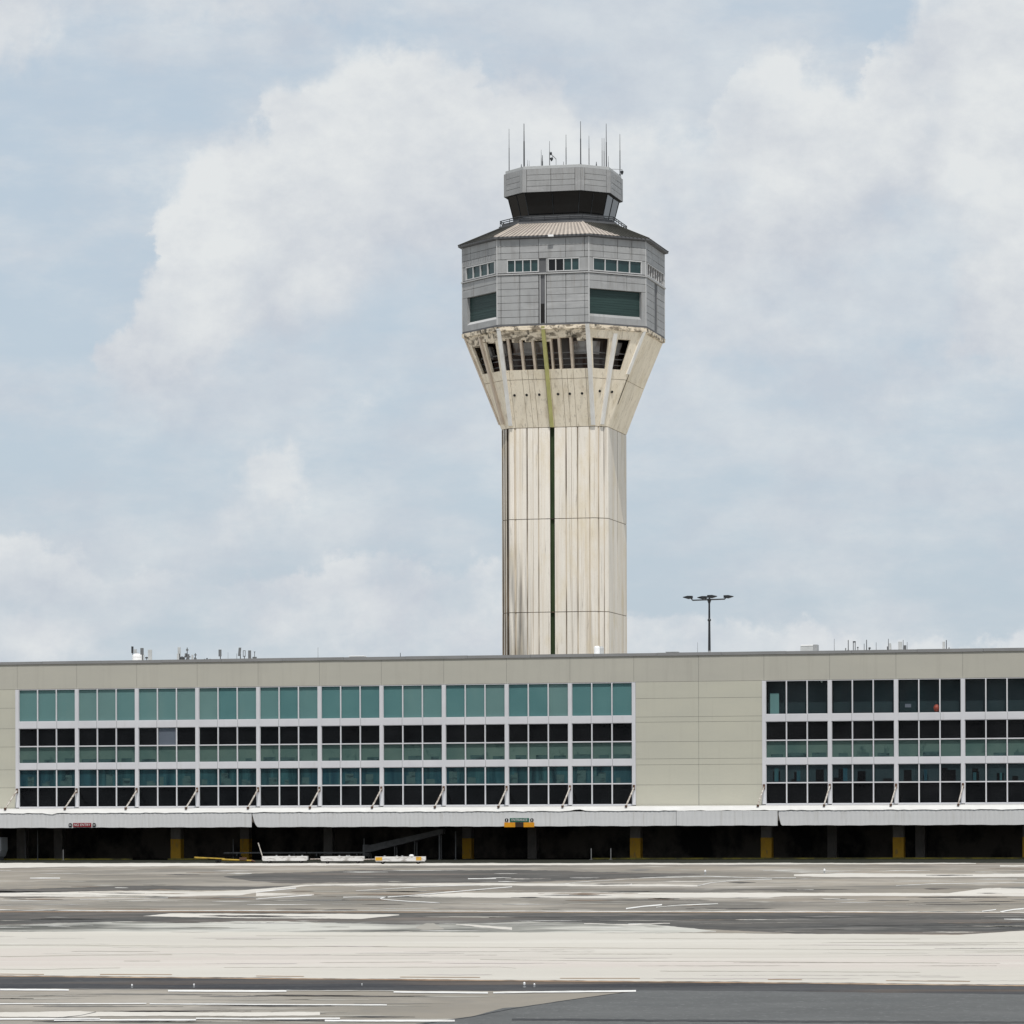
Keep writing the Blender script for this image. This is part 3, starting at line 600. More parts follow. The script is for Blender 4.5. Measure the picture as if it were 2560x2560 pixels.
# undercroft
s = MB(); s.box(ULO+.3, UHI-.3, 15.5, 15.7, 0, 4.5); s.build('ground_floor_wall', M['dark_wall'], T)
for (px, v) in ((-70,3),(52,9.5),(145,11),(820,10),(2300,9.5),(1330,11),(2080,11),(439,3),(611,8.5),(1167,8.5),(1588,3),(1915.5,3),(2245.5,3),(2570,3.)):
    u = fac(px, 2100, v)[0]; hw = .5 if v < 5 else .45
    cb = MB(); cb.box(u-hw, u+hw, v, v+1.0, 0, 4.5); co = cb.build('column', M['col_grey'], T)
    if v > 9: continue
    yb = MB(); yb.box(u-hw-.012, u+hw+.012, v-.012, v+1.012, 0.02, 2.02); yb.build('yellow_band', M['yellow'], co)
kb = MB()
for (a, b) in ((-200,330),(420,520),(1480,2700)):
    ua, ub = max(ULO, fac(a,2147,1.6)[0]), min(UHI, fac(b,2147,1.6)[0]); kb.box(ua, ub, 1.5, 1.8, 0, .14)
kb.build('kerb', M['olive'], T)
# signs on the fascia
def text(body, size, mat_, parent, loc, name='lettering'):
    cu = bpy.data.curves.new(name, 'FONT'); cu.body = body; cu.size = size; cu.align_x = 'CENTER'; cu.align_y = 'CENTER'; cu.extrude = .006
    tmp = bpy.data.objects.new(name+'_tmp', cu); COL.objects.link(tmp)
    dg = bpy.context.evaluated_depsgraph_get(); me = bpy.data.meshes.new_from_object(tmp.evaluated_get(dg))
    bpy.data.objects.remove(tmp); me.name = name
    me.materials.clear(); me.materials.append(mat_)
    o = bpy.data.objects.new(name, me); COL.objects.link(o); o.parent = parent; o.location = loc; o.rotation_euler = (math.pi/2, 0, 0)
    return o
def disc(mb, x, y, z, r, mi=0, th=.02, n=16):
    mb.tube((x,y,z), (x,y-th,z), r, r, n, mi)
u, z = fac(206, 2062.5, -3.56)
S1 = empty('gate_sign', fw(u, -3.60, z), -TH); tag(S1, 'small red sign with pale lettering between two black discs on white fascia', 'sign')
s = MB(); s.box(-.93, .93, -.04, 0, -.2, .2); s.build('sign_board', M['sign_red'], S1)
text('NO ENTRY', .34, M['sign_white'], S1, (0, -.05, 0))
for sx in (-1.22, 1.22):
    s = MB(); disc(s, sx, 0, 0, .19); s.tube((sx,-.021,0),(sx,-.022,0), .001); d = s.build('disc', M['black'], S1)
    s = MB(); s.box(sx-.14, sx+.12, -.035, -.02, -.035, .03); s.build('bar', M['sign_white'], d)
u, z = fac(1299, 2050, -3.56)
S2 = empty('entrance_sign', fw(u, -3.60, z), -TH); tag(S2, 'green entrance sign above an amber and brown strip on white fascia', 'sign')
s = MB(); s.box(-.93, .93, -.04, 0, -.19, .18); s.build('sign_board', M['sign_green'], S2)
text('ENTRANCE', .30, M['sign_white'], S2, (0, -.05, 0))
for sx in (-1.25, 1.2):
    s = MB(); disc(s, sx, 0, 0, .17); d = s.build('disc', M['black'], S2)
    s = MB(); s.box(sx-.03, sx+.03, -.035, -.02, -.12, .12); s.build('bar', M['sign_white'], d)
s = MB(); s.box(-1.47, -.41, -.04, 0, -.67, -.23); s.box(.40, 1.43, -.04, 0, -.67, -.23); s.build('amber_strip', M['sign_yellow'], S2)
s = MB(); s.box(-.405, .395, -.05, 0, -.66, -.22); s.build('brown_plate', M['sign_dark'], S2)
# a few things seen through the upper right windows
u, z = fac(2344, 1771, 1.2+0); o = MB(); X, Y, _ = fw(u, .62, 0)
o.lathe(X, Y, [(.02,z-.35),(.20,z-.28),(.30,z-.05),(.30,z+.08),(.18,z+.30),(.04,z+.36)], 16)
tag(o.build('paper_lantern', M['orange']), 'round orange red lantern behind the upper right window', 'lantern')
u, z = fac(2270, 1764, .6); o = empty('notice_board', fw(u, .62, z), -TH); tag(o, 'small pale notice behind glass left of the orange lantern', 'notice')
s = MB(); s.box(-.28, .28, 0, .02, -.16, .16); s.build('sheet', M['grey_panel'], o)
u, z = fac(2054, 1704, .6); X, Y, _ = fw(u, .62, 0); o = MB(); o.lathe(X, Y, [(.03,z-.09),(.11,z-.02),(.11,z+.05),(.03,z+.12)], 12); o.tube((X,Y,z+.1),(X,Y,16.7),.012)
tag(o.build('pendant_lamp', M['bright_white']), 'tiny white pendant lamp in the top corner of an upper window', 'lamp')
u, z = fac(1937, 1760, .6); o = empty('window_banner', fw(u, .6, 14.0), -TH); tag(o, 'pale teal banner standing behind the first upper right window', 'banner')
s = MB(); s.box(-.45, .40, 0, .05, -.4, 1.55); s.build('cloth', M['blind'], o)

# ------------------------------------------------------------------ control tower
TD = 430.0; tt, te = ray(1412, 1400)
TW = empty('control_tower', (tt*TD, TD, 0), -math.radians(13.6))
tag(TW, 'tall cream concrete control tower with grey clad head, dark cab windows and roof antennas', 'control tower')
T8 = math.tan(math.pi/8)
def ring(L, c, off, z):
    h = L/2+c/math.sqrt(2)+off; l = L/2+off*T8
    return [(-h,-l,z),(-l,-h,z),(l,-h,z),(h,-l,z),(h,l,z),(l,h,z),(-l,h,z),(-h,l,z)]
def panel(mb, prof, k, f0, f1, z0, z1, o0, o1, mi=0):
    """slab on face k of an eight sided body between lateral fractions and heights"""
    def pt(f, z, off):
        R = ring(*prof(z), 0, z); a, b = Vector(R[k]), Vector(R[(k+1) % 8]); p = a.lerp(b, f)
        d = (b-a).normalized(); nrm = Vector((d.y, -d.x, 0)); return p+nrm*off
    b = [pt(f0,z0,o1), pt(f1,z0,o1), pt(f1,z0,o0), pt(f0,z0,o0)]; t = [pt(f0,z1,o1), pt(f1,z1,o1), pt(f1,z1,o0), pt(f0,z1,o0)]
    mb.hexa(b, t, mi)
def facelen(prof, k, z): R = ring(*prof(z), 0, z); return (Vector(R[k])-Vector(R[(k+1) % 8])).length
# --- shaft
SL, SCH = 9.24, 1.70
def shaft_ring(z, dead=0.0):
    """octagon with notches; returns points and per-edge material"""
    R = ring(SL, SCH, -dead, 0); pts = []; mts = []
    for k in range(8):
        a, b = Vector(R[k]), Vector(R[(k+1) % 8]); d = (b-a).normalized(); nrm = Vector((d.y,-d.x,0)); ln = (b-a).length; mid = (a+b)/2
        if k in (1, 5): gr = [(-4.05,.12,.10,1),(-2.75,.07,.07,1),(-2.1,.025,.03,1),(-1.5,.06,.07,1),(0,.25,.30,2),(1.5,.07,.07,1),(2.1,.025,.03,1),(2.75,.08,.07,1),(4.05,.07,.08,1)]
        elif k in (3, 7): gr = [(-2.3,.03,.04,1),(0,.06,.07,1),(2.3,.03,.04,1)]
        elif k == 0: gr = [(-.62,.12,.12,3),(-.18,.10,.10,3),(.38,.22,.14,3)]
        elif k == 2: gr = [(-.40,.09,.10,1),(.30,.05,.06,1)]
        else: gr = [(0,.1,.1,1)]
        pts.append(a); 
        for (c_, hw, dp, mi) in gr:
            if abs(c_)+hw > ln/2: continue
            p0 = mid+d*(c_-hw); p1 = mid+d*(c_-hw*.75)-nrm*dp; p2 = mid+d*(c_+hw*.75)-nrm*dp; p3 = mid+d*(c_+hw)
            mts += [0, mi, mi, mi]; pts += [p0, p1, p2, p3]
        mts.append(0)
    return [(p.x,p.y,z) for p in pts], mts
sh = MB()
zl = [0, 15.3, 25.9, 35.8, 45.5]
for a, b in zip(zl, zl[1:]):
    r0, mts = shaft_ring(a+.035); r1, _ = shaft_ring(b-.035); n = len(r0); base = len(sh.v)
    sh.v += r0+r1
    for i in range(n): sh.f.append((base+i, base+(i+1)%n, base+n+(i+1)%n, base+n+i)); sh.m.append(mts[i])
    sh.f.append(tuple(base+n-1-i for i in range(n))); sh.m.append(0); sh.f.append(tuple(base+n+i for i in range(n))); sh.m.append(0)
sh.loft([ring(SL,SCH,-.36,0), ring(SL,SCH,-.36,45.5)], 1)
for z in zl[1:-1]: sh.loft([ring(SL,SCH,-.06,z-.033), ring(SL,SCH,-.06,z+.033)], 3)
sh.build('shaft', [M['tconc'], M['groove'], M['moss'], M['groove_dk']], TW)
# --- flare
ZF0, ZF1 = 45.5, 55.8
BL_, BC_ = 9.92, 7.13
def pf(z):
    t = (z-ZF0)/(ZF1-ZF0); t = max(0, min(1, t)); q = t*.93+.07*t*t
    return SL+(BL_-SL)*t, SCH+(BC_-SCH)*q
fl = MB()
def prof_fr(z): return pf(z)
fl.loft([ring(*pf(z), -.16, z) for z in (45.5,47,48.5,50,51.4)], 1)
FR = {1:[0,.07,.21,.28,.34,.47,.53,.66,.72,.79,.93,1], 0:[0,.5,1], 2:[0,.5,1], 3:[0,.5,1], 4:[0,.5,1], 5:[0,.25,.5,.75,1], 6:[0,.5,1], 7:[0,.5,1]}
for k in range(8):
    for (z0, z1) in ((45.53,46.8),(46.8,48.2),(48.2,49.6),(49.6,50.38),(50.43,51.4)):
        for f0, f1 in zip(FR[k], FR[k][1:]):
            ln = facelen(pf, k, z0); e = .018/ln
            panel(fl, pf, k, f0+(e if f0 else 0), f1-(e if f1 < 1 else 0), z0, z1, -.2, 0, 0)
# solid flanks of the open storey
for k in (3, 7, 5, 4, 6):
    for f0, f1 in ((0,.498),(.502,1)): panel(fl, pf, k, f0, f1, 51.4, 55.3, -.4, 0, 0)
for k, seg in ((0, [(0,.12),(.88,1.0)]), (2, [(0,.05),(.38,.55),(.80,1.0)])):
    for f0, f1 in seg: panel(fl, pf, k, f0, f1, 51.4, 54.5, -.28, 0, 0)
panel(fl, pf, 0, .38, .54, 51.4, 54.5, -.28, 0, 0)
fl.build('flare', [M['tconc2'], M['groove']], TW)
rb = MB()
for k in (0,1,2):
    n_ = 14
    for i in range(n_):
        f0, f1 = i/n_, (i+1)/n_
        lo = 54.5 if k == 2 else 54.35+random.uniform(-.18,.25)
        panel(rb, pf, k, f0, f1, lo, 55.35, -.5, random.uniform(-.02,.02), 0 if k < 2 else 1)
rb.loft([ring(BL_,BC_,-.25,55.3), ring(BL_,BC_,.06,55.4), ring(BL_,BC_,.10,55.8)], 0)
rb.build('ring_beam', [M['ring'], M['tconc2']], TW)
pw = MB(); pw.loft([ring(BL_*.8, BC_*.55, 0, 51.0), ring(BL_*.8, BC_*.55, 0, 55.6)], 0); pw.loft([ring(BL_,BC_,-2.1,51.30), ring(BL_,BC_,-2.1,51.38)], 0)
pw.build('plant_room_wall', M['plant'], TW)
def pi_(z): L, c_ = pf(z); return L, c_
for k, segs in ((1, [(.12,.46),(.78,.93)]), (0, [(.13,.35),(.58,.85)]), (2, [(.08,.34),(.58,.78)])):
    for (a, b) in segs: dc = MB(); panel(dc, pi_, k, a, b, 53.0, 54.3, -1.7, -1.3, 0); dc.build('duct', M['duct'], TW)
for z in (51.85, 52.45, 53.05):
    lv = MB()
    for k in (0,1,2): panel(lv, pi_, k, .03, .97, z, z+.09, -.75, -.62, 0)
    lv.build('louvre_rail', M['steel_dim'], TW)
# ribs
def ribpart(k, f0, f1, z0, z1, o0, o1, m, name='rib'):
    r_ = MB(); n = 4
    for i in range(n):
        a, b = z0+(z1-z0)*i/n, z0+(z1-z0)*(i+1)/n; panel(r_, pf, k, f0(a), f1(a), a, b, o0, o1, 0)
    return r_.build(name, m, TW)
def crib(k, fc, w_, z0, z1, o0, o1, m, name='rib'):
    r_ = MB()
    def pt(z, s, off):
        R = ring(*pf(z), 0, z); a, b = Vector(R[k]), Vector(R[(k+1) % 8]); d = (b-a).normalized(); nrm = Vector((d.y,-d.x,0))
        return a.lerp(b, fc)+d*s+nrm*off
    r_.hexa([pt(z0,-w_/2,o1),pt(z0,w_/2,o1),pt(z0,w_/2,o0),pt(z0,-w_/2,o0)], [pt(z1,-w_/2,o1),pt(z1,w_/2,o1),pt(z1,w_/2,o0),pt(z1,-w_/2,o0)])
    return r_.build(name, m, TW)
crib(1, .015, .42, 45.75, 55.6, -.3, .22, M['rib']); crib(1, .985, .42, 45.6, 55.8, -.3, .22, M['rib'])
crib(2, .47, .40, 45.7, 55.0, -.2, .26, M['rib']); crib(2, .99, .34, 51.0, 55.5, -.3, .18, M['rib']); crib(0, .46, .36, 46, 55.0, -.2, .24, M['rib_stain'])
crib(0, .02, .25, 46, 55.5, -.2, .1, M['rib_stain'])
crib(1, .5, .38, 45.5, 55.7, -.3, .20, M['moss_y'], 'mossy_rib')
for f in (.235, .365, .655, .785): crib(1, f, .24, 51.3, 54.6, -.75, -.02, M['rib_stain'], 'fin')
crib(1, .095, .25, 51.3, 54.6, -.7, -.05, M['rib_stain'], 'fin'); crib(1, .565, .2, 51.3, 54.6, -.7, -.05, M['rib_stain'], 'fin')
crib(3, .05, .13, 47.9, 51.0, 0, .05, M['groove_dk'], 'drain_pipe')
def hole(k, f, z):
    R = ring(*pf(z), 0, z); a, b = Vector(R[k]), Vector(R[(k+1) % 8]); d = (b-a).normalized(); nrm = Vector((d.y,-d.x,0)); p = a.lerp(b, f)
    h_ = MB(); h_.tube(p-nrm*.1, p+nrm*.06, .14, .14, 10); h_.build('drain_hole', M['black'], TW)
for f in (.10, .24, .385, .60, .735, .875): hole(1, f, 48.85)
hole(2, .24, 49.1); hole(2, .68, 49.1)
# --- clad head
def pb(z): return (BL_, BC_)
hd = MB(); hd.loft([ring(BL_,BC_,-.5,55.8), ring(BL_,BC_,-.5,65.0)], 1)
hd.loft([ring(BL_,BC_,-.5,55.81), ring(BL_,BC_,0.02,55.81), ring(BL_,BC_,.02,56.0), ring(BL_,BC_,-.5,56.0)], 1)
def cells(k, fs, zs, o1=.03, mi=0, skip=()):
    ln = facelen(pb, k, 60); e = .022/ln
    for a, b in zip(fs, fs[1:]):
        for c_, d in zip(zs, zs[1:]):
            if any(a >= s[0]-1e-6 and b <= s[1]+1e-6 and c_ >= s[2]-1e-6 and d <= s[3]+1e-6 for s in skip): continue
            panel(hd, pb, k, a+e, b-e, c_+.02, d-.02, -.5, o1+random.uniform(-.012,.012), mi)
ZU = [62.85, 63.5, 64.2, 64.95]; ZL = [56.0, 56.75, 57.5, 58.25, 59.0, 59.7, 60.4, 61.15]
cells(1, [0,.045,.25,.455], ZU); cells(1, [.455,.75,.955,1], ZU)
cells(1, [0,.045,.25,.455], ZL); cells(1, [.54,.75,.955,1], ZL)
panel(hd, pb, 1, .46, .535, 56.0, 62.83, -.5, -.10, 2)                      # centre recess
panel(hd, pb, 1, .466, .474, 56.0, 61.15, -.1, .04, 3); panel(hd, pb, 1, .524, .532, 56.0, 61.15, -.1, .04, 3)
panel(hd, pb, 1, .475, .515, 56.1, 58.1, -.1, -.085, 4)
# window band infill on each face
for k, segs in ((1, [(0,.11),(.455,.46),(.535,.555),(.90,1)]), (2, [(0,.07),(.93,1)]), (0, [(0,.10),(.94,1)]), (3, [(0,.08),(.95,1)]), (7, [(0,.08),(.95,1)])):
    for (a, b) in segs: panel(hd, pb, k, a, b, 61.42, 62.83, -.5, .0, 0)
for k in (4,5,6): cells(k, [0,.25,.5,.75,1], [56,57.5,59,60.5,61.4,62.83,64,64.95])
for k, (a, b) in ((2,(.01,.92)), (0,(.14,.99))):
    cells(k, [0,.25,.5,.75,1], ZU)
    cells(k, [0,.33,.66,1], [59.55,60.4,61.15])
    panel(hd, pb, k, 0, a, 56.0, 59.53, -.5, .03, 0); panel(hd, pb, k, b, 1, 56.0, 59.53, -.5, .03, 0)
    panel(hd, pb, k, a, b, 56.0, 56.62, -.5, .02, 0)
    R = ring(BL_,BC_,0,0); A_, B_ = Vector(R[k]), Vector(R[(k+1)%8]); d = (B_-A_).normalized(); nr = Vector((d.y,-d.x,0))
    p, q = A_.lerp(B_, a+.003), A_.lerp(B_, b-.003)
    rmi = 0 if k == 2 else 3
    hd.hexa([(*(p+nr*.02).xy,56.62),(*(q+nr*.02).xy,56.62),(*(q-nr*.34).xy,56.62),(*(p-nr*.34).xy,56.62)], [(*(p+nr*.02).xy,56.64),(*(q+nr*.02).xy,56.64),(*(q-nr*.34).xy,56.95),(*(p-nr*.34).xy,56.95)], rmi)
for k in (3, 7):
    cells(k, [0,.33,.66,1], ZU); cells(k, [0,.45], ZL); cells(k, [.60,1], ZL); panel(hd, pb, k, .46,.59, 56.0, 61.15, -.5, -.02, 2)
hd.build('head_wall', [M['alu'], M['alu_dk'], M['alu_dk'], M['alu_lt'], M['black']], TW)
lg = MB(); lg.loft([ring(BL_,BC_,-.45,61.17), ring(BL_,BC_,.14,61.2), ring(BL_,BC_,.16,61.32), ring(BL_,BC_,-.45,61.4)]); lg.build('ledge', M['alu_lt'], TW)
# corner trims
for i, rr in enumerate(ring(BL_,BC_,0.0,0)):
    s = MB(); s.tube((rr[0],rr[1],56.0), (rr[0],rr[1],64.98), .06, .06, 8); s.build('corner_trim', M['alu_lt'], TW)
# shutters in the two big openings
for k, (a, b) in ((2,(.01,.92)), (0,(.14,.99))):
    s = MB(); nz_ = 10
    for i in range(nz_):
        z0 = 56.9+(59.52-56.9)*i/nz_; panel(s, pb, k, a, b, z0, z0+2.62/nz_-.01, -.46, -.36+.01*(i%2))
    s.build('shutter', M['shutter'], TW)
# strip windows of the head
def strip(k, a, b, n, pm):
    f = MB(); ln = facelen(pb, k, 60); e = .05/ln; st = (b-a)/n
    panel(f, pb, k, a, b, 61.42, 61.52, -.3, .05); panel(f, pb, k, a, b, 62.72, 62.83, -.3, .05)
    for i in range(n+1):
        x = a+st*i; x0, x1 = (x, x+2*e) if i == 0 else ((x-2*e, x) if i == n else (x-e, x+e))
        panel(f, pb, k, x0, x1, 61.52, 62.72, -.3, .03)
    o = f.build('window', M['alu_lt'], TW)
    for i in range(n):
        p = MB(); panel(p, pb, k, a+st*i+e, a+st*(i+1)-e, 61.52, 62.72, -.2, -.12); p.build('pane', pm[i % len(pm)], o)
strip(1, .11, .455, 4, [M['tglass']]); strip(1, .555, .90, 4, [M['tglass2'], M['tglass2'], M['tglass'], M['tglass']]); strip(2, .07, .93, 4, [M['tglass']]); strip(0, .10, .94, 4, [M['tglass']])
strip(3, .08, .95, 7, [M['brown_louvre']]); strip(7, .08, .95, 5, [M['brown_louvre']])
# --- eave and sloping roof
ev = MB(); ev.loft([ring(BL_,BC_,0.0,64.96), ring(BL_,BC_,.42,65.05), ring(BL_,BC_,.42,65.22), ring(BL_,BC_,.1,65.24)]); ev.build('eave', M['rust'] if 0 else M['alu_dk'], TW)
RL, RC = 6.9, 3.9
def pr(z): t = (z-65.22)/(67.15-65.22); return BL_+.36+(RL-BL_-.36)*t, BC_+.34+(RC-BC_-.34)*t
rf = MB()
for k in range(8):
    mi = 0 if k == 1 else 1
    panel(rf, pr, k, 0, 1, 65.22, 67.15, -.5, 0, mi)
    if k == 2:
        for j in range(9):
            z0 = 65.22+1.9*j/9; panel(rf, pr, k, 0, max(.02, .52*(1-j/9)+random.uniform(-.02,.02)), z0, z0+1.9/9, 0, .02, 0)  # pale wedge narrows upward; the rest of this slope is dark
    n = int(facelen(pr, k, 65.3)/.46)
    for i in range(1, n):
        f = i/n; e = .085/facelen(pr, k, 65.3)
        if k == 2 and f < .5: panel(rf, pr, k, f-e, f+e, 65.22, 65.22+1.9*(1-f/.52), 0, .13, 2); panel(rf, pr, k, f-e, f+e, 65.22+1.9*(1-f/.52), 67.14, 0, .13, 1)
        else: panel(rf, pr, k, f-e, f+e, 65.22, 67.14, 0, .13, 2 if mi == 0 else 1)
for i, (a, b) in enumerate(zip(ring(*pr(65.22), .02, 65.24), ring(*pr(67.15), .02, 67.16))): rf.tube(a, b, .07, .07, 6, 0 if i in (1,2) else 1)
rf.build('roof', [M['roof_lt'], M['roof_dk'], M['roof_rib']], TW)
s = MB(); rr = ring(BL_,BC_,.3,65.2); p = Vector(rr[1]).lerp(Vector(rr[2]), .6); s.box(p.x-.28, p.x+.28, p.y-.35, p.y, 65.02, 65.22); s.build('flood_lamp', M['bright_white'], TW)
# --- walkway
wk = MB(); wk.loft([ring(RL,RC,-.3,67.10), ring(RL,RC,.12,67.10), ring(RL,RC,.12,67.32), ring(RL,RC,-.3,67.32)])
def pw_(z): return (RL, RC)
for k in range(8): panel(wk, pw_, k, 0, 1, 67.32, 67.62, -.28, -.2)
wk.build('walkway', M['alu_dk'], TW)
rl = MB()
for z, m_ in ((67.72,0),(67.92,0)):
    R = ring(RL,RC,-.02,z)
    for i in range(8): rl.tube(R[i], R[(i+1)%8], .05, .05, 6)
R0 = ring(RL,RC,-.02,67.3)
for i in range(8):
    a, b = Vector(R0[i]), Vector(R0[(i+1)%8]); n = max(2, int((b-a).length/1.3))
    for j in range(n): p = a.lerp(b, j/n); rl.tube(p, (p.x,p.y,67.92), .04, .04, 6)
rl.build('railing', M['ant_dark'], TW)
# --- cab
def pc(h): return (h*1.093, h*.642)
def pcab(z): t = (z-68.15)/(70.5-68.15); return pc(4.92+.55*t)
cb = MB(); cb.loft([ring(*pc(4.95),0,67.3), ring(*pc(4.95),0,68.15)]); cb.build('cab_base', M['alu_dk'], TW)
cc = MB(); cc.loft([ring(*pc(3.4),0,68.1), ring(*pc(3.6),0,70.5)]); cc.build('cab_core', M['dark_in'], TW)
for k in range(8):
    n = 2
    f = MB()
    for i in range(n+1):
        e = .022/facelen(pcab, k, 69); x = i/n; x0 = 0 if i == 0 else x-e; x1 = 1 if i == n else x+e
        if i == 0: x1 = e*1.2
        if i == n: x0 = 1-e*1.2
        panel(f, pcab, k, x0, x1, 68.15, 70.5, -.06, .03)
    o = f.build('cab_window', M['ant_dark'], TW)
    for i in range(n):
        p = MB(); panel(p, pcab, k, i/n+.012, (i+1)/n-.012, 68.15, 70.5, -.05, -.02); p.build('pane', M['tglass2'], o)
so = MB(); so.loft([ring(*pc(5.83),-.06,70.5), ring(*pc(5.83),-.06,70.58)]); so.build('soffit', M['ant_dark'], TW)
pa = MB(); pp = lambda z: pc(5.83)
pa.loft([ring(*pc(5.83),-.14,70.58), ring(*pc(5.83),-.14,73.0)], 1)
for k in range(8):
    fs = [0,.075,.49,.90,1] if k % 2 else [0,.13,.87,1]
    ln = facelen(pp, k, 72); e = .022/ln
    for a, b in zip(fs, fs[1:]):
        zs = [70.52,71.15,71.75,72.35,72.98] if b-a > .2 else [70.52,72.98]
        for c_, d in zip(zs, zs[1:]): panel(pa, pp, k, a+e, b-e, c_+.018, d-.018, -.15, random.uniform(-.012,.012), 0)
pa.build('cab_parapet', [M['alu'], M['alu_dk']], TW)
cr = MB(); cr.loft([ring(*pc(5.83),-.16,73.0), ring(*pc(5.83),-.16,73.3), ring(*pc(5.83),-.5,73.38)]); cr.build('cab_roof', M['ant_light'], TW)

# --- antennas on the cab roof (each lifts off: a thing of its own)
def crop1(x, y): return 1130+x/3.45, 280+y/3.45
def tpt(x, y, dep): px, py = crop1(x, y); t, e = ray(px, py); return (t*dep, dep, EYE+e*dep)
ANT = [(493,145,500,.055,433.2,'whip antenna standing alone at the left corner of the tower roof'),
 (622,100,465,.085,427.5,'thick dark whip antenna, second from the left on the tower roof'),
 (652,412,460,.03,428,'very short rod just right of the thick left whip antenna'),
 (666,420,460,.03,429,'very short rod, right one of a tiny pair beside the thick left whip'),
 (598,450,470,.07,428,'stubby dark rod at the foot of the thick left whip'),
 (770,325,460,.04,428,'short thin antenna between the left whips and the camera arm'),
 (780,372,460,.07,428,'low dark antenna touching the short thin one left of the camera arm'),
 (842,250,460,.05,427,'medium whip antenna immediately left of the camera arm'),
 (962,428,450,.05,427,'tiny peg between the camera arm and the centre whip'),
 (984,195,450,.055,426.5,'grey whip antenna near the centre of the tower roof'),
 (1110,80,440,.065,425.5,'tallest whip antenna, at the front corner of the tower roof'),
 (1182,205,455,.05,426.5,'whip antenna just right of the tallest one'),
 (1245,430,455,.08,427,'small dark fitting between the tallest whip and the right hand trio'),
 (1295,225,465,.045,428,'left and thinnest of three whips close together on the right'),
 (1312,225,465,.055,428.5,'middle one of three whips close together on the right'),
 (1331,100,465,.065,429,'tall right hand one of three whips close together'),
 (1348,380,465,.04,429,'short rod just right of the close trio of whips'),
 (1449,190,525,.06,432.5,'whip antenna at the far right edge of the tower roof')]
for (x, yt, yb_, r_, dep, lab) in ANT:
    b = tpt(x, yb_, dep); t = tpt(x, yt, dep); zt = t[2]; X, Y = b[0], b[1]; z0 = 73.3
    o = empty('whip_antenna', (X, Y, z0)); tag(o, lab, 'antenna', 'whip antennas on the tower roof')
    h = zt-z0; s = MB(); s.tube((0,0,0),(0,0,min(.35,h*.3)), r_*1.5, r_*1.5, 8); s.build('mount', M['ant_dark'], o)
    s = MB(); m0 = h*.62
    s.tube((0,0,min(.35,h*.3)),(0,0,m0), r_, r_*.85, 6); s.tube((0,0,m0),(0,0,h), r_*.62, r_*.40, 6); s.build('rod', M['ant_dark' if r_ > .06 else 'ant_grey'], o)
b = tpt(888, 455, 427); o = empty('camera_arm', (b[0], b[1], 73.3)); tag(o, 'bent bracket arm carrying two small dark camera heads on tower roof', 'camera')
s = MB(); s.tube((.12,0,0),(.12,0,1.1), .035, .035, 6); s.tube((.12,0,1.1),(-.38,0,1.6), .05, .05, 6); s.build('arm', M['galv'], o)
s = MB(); s.lathe(-.42, 0, [(.03,1.5),(.10,1.55),(.12,1.75),(.05,1.86)], 10); s.build('camera_head', M['ant_dark'], o)
s = MB(); s.lathe(-.36, 0, [(.02,.85),(.12,.98),(.17,1.12),(.17,1.22),(.03,1.26)], 10); s.tube((-.36,0,1.2),(-.2,0,1.4),.03); s.build('camera_head', M['ant_dark'], o)
b = tpt(1368, 460, 430); o = empty('obstruction_light', (b[0], b[1], 73.3)); tag(o, 'thin horizontal arm with a dark lamp overhanging the right edge of tower roof', 'lamp')
s = MB(); s.tube((0,0,0),(0,0,.55), .03, .03, 6); s.tube((0,0,.5),(1.25,0,.46), .03, .03, 6); s.build('arm', M['galv'], o)
s = MB(); s.lathe(1.22, 0, [(.03,-.12),(.12,.0),(.17,.16),(.17,.28),(.04,.34)], 10); s.tube((1.22,0,.3),(1.22,0,.48),.03); s.build('lamp_head', M['ant_dark'], o)

# ------------------------------------------------------------------ on the terminal roof
def rp(px, py, v): u, z = fac(px, py, v); return (*fw(u, v)[:2], z)
RZ = 18.7
def rthing(name, px, v, label, cat, group=None):
    X, Y, _ = rp(px, 1630, v); o = empty(name, (X, Y, RZ), -TH); tag(o, label, cat, group); return o
def hz(px, py, v): return fac(px, py, v)[1]-RZ
PX = 1/25.8        # metres per photograph pixel there
CG = 'cellular panel antennas on the terminal roof'
def panel_ant(px, yt, yb_, w_, v, label, m='ant_grey', tilt=0.):
    o = rthing('panel_antenna', px, v, label, 'antenna', CG); z1 = hz(px, yt, v); z0 = hz(px, yb_, v); w2 = w_*PX/2
    s = MB(); s.tube((0,.12,0),(0,.12,z1-.05), .045, .045, 8); s.build('pole', M['ant_dark'], o)
    s = MB(); z0 = max(z0, .3); s.hexa([(-w2+tilt,-.08,z0),(w2+tilt,-.08,z0),(w2+tilt,.08,z0),(-w2+tilt,.08,z0)], [(-w2,-.08,z1),(w2,-.08,z1),(w2,.08,z1),(-w2,.08,z1)])
    s.build('radome', M[m], o, .02)
    s = MB(); s.box(-.05,.05,.08,.14,z1-.3,z1-.22); s.box(-.05,.05,.08,.14,z0+.1,z0+.18); s.build('bracket', M['ant_dark'], o)
    return o
def pole_ant(px, yt, v, r_, label, m='ant_dark'):
    o = rthing('rod_antenna', px, v, label, 'antenna', 'rod antennas on the terminal roof'); z1 = hz(px, yt, v)
    s = MB(); s.tube((0,0,0),(0,0,.25), r_*2, r_*2, 8); s.build('mount', M['galv'], o)
    s = MB(); s.tube((0,0,.25),(0,0,z1), r_, r_*.6, 6); s.build('rod', M[m], o); return o
o = rthing('water_tank', 343, 7, 'round white ribbed tank among panel antennas at left of roof', 'tank')
zt = hz(343, 1634, 7); R_ = .48; prof = [(R_*.96,0)]
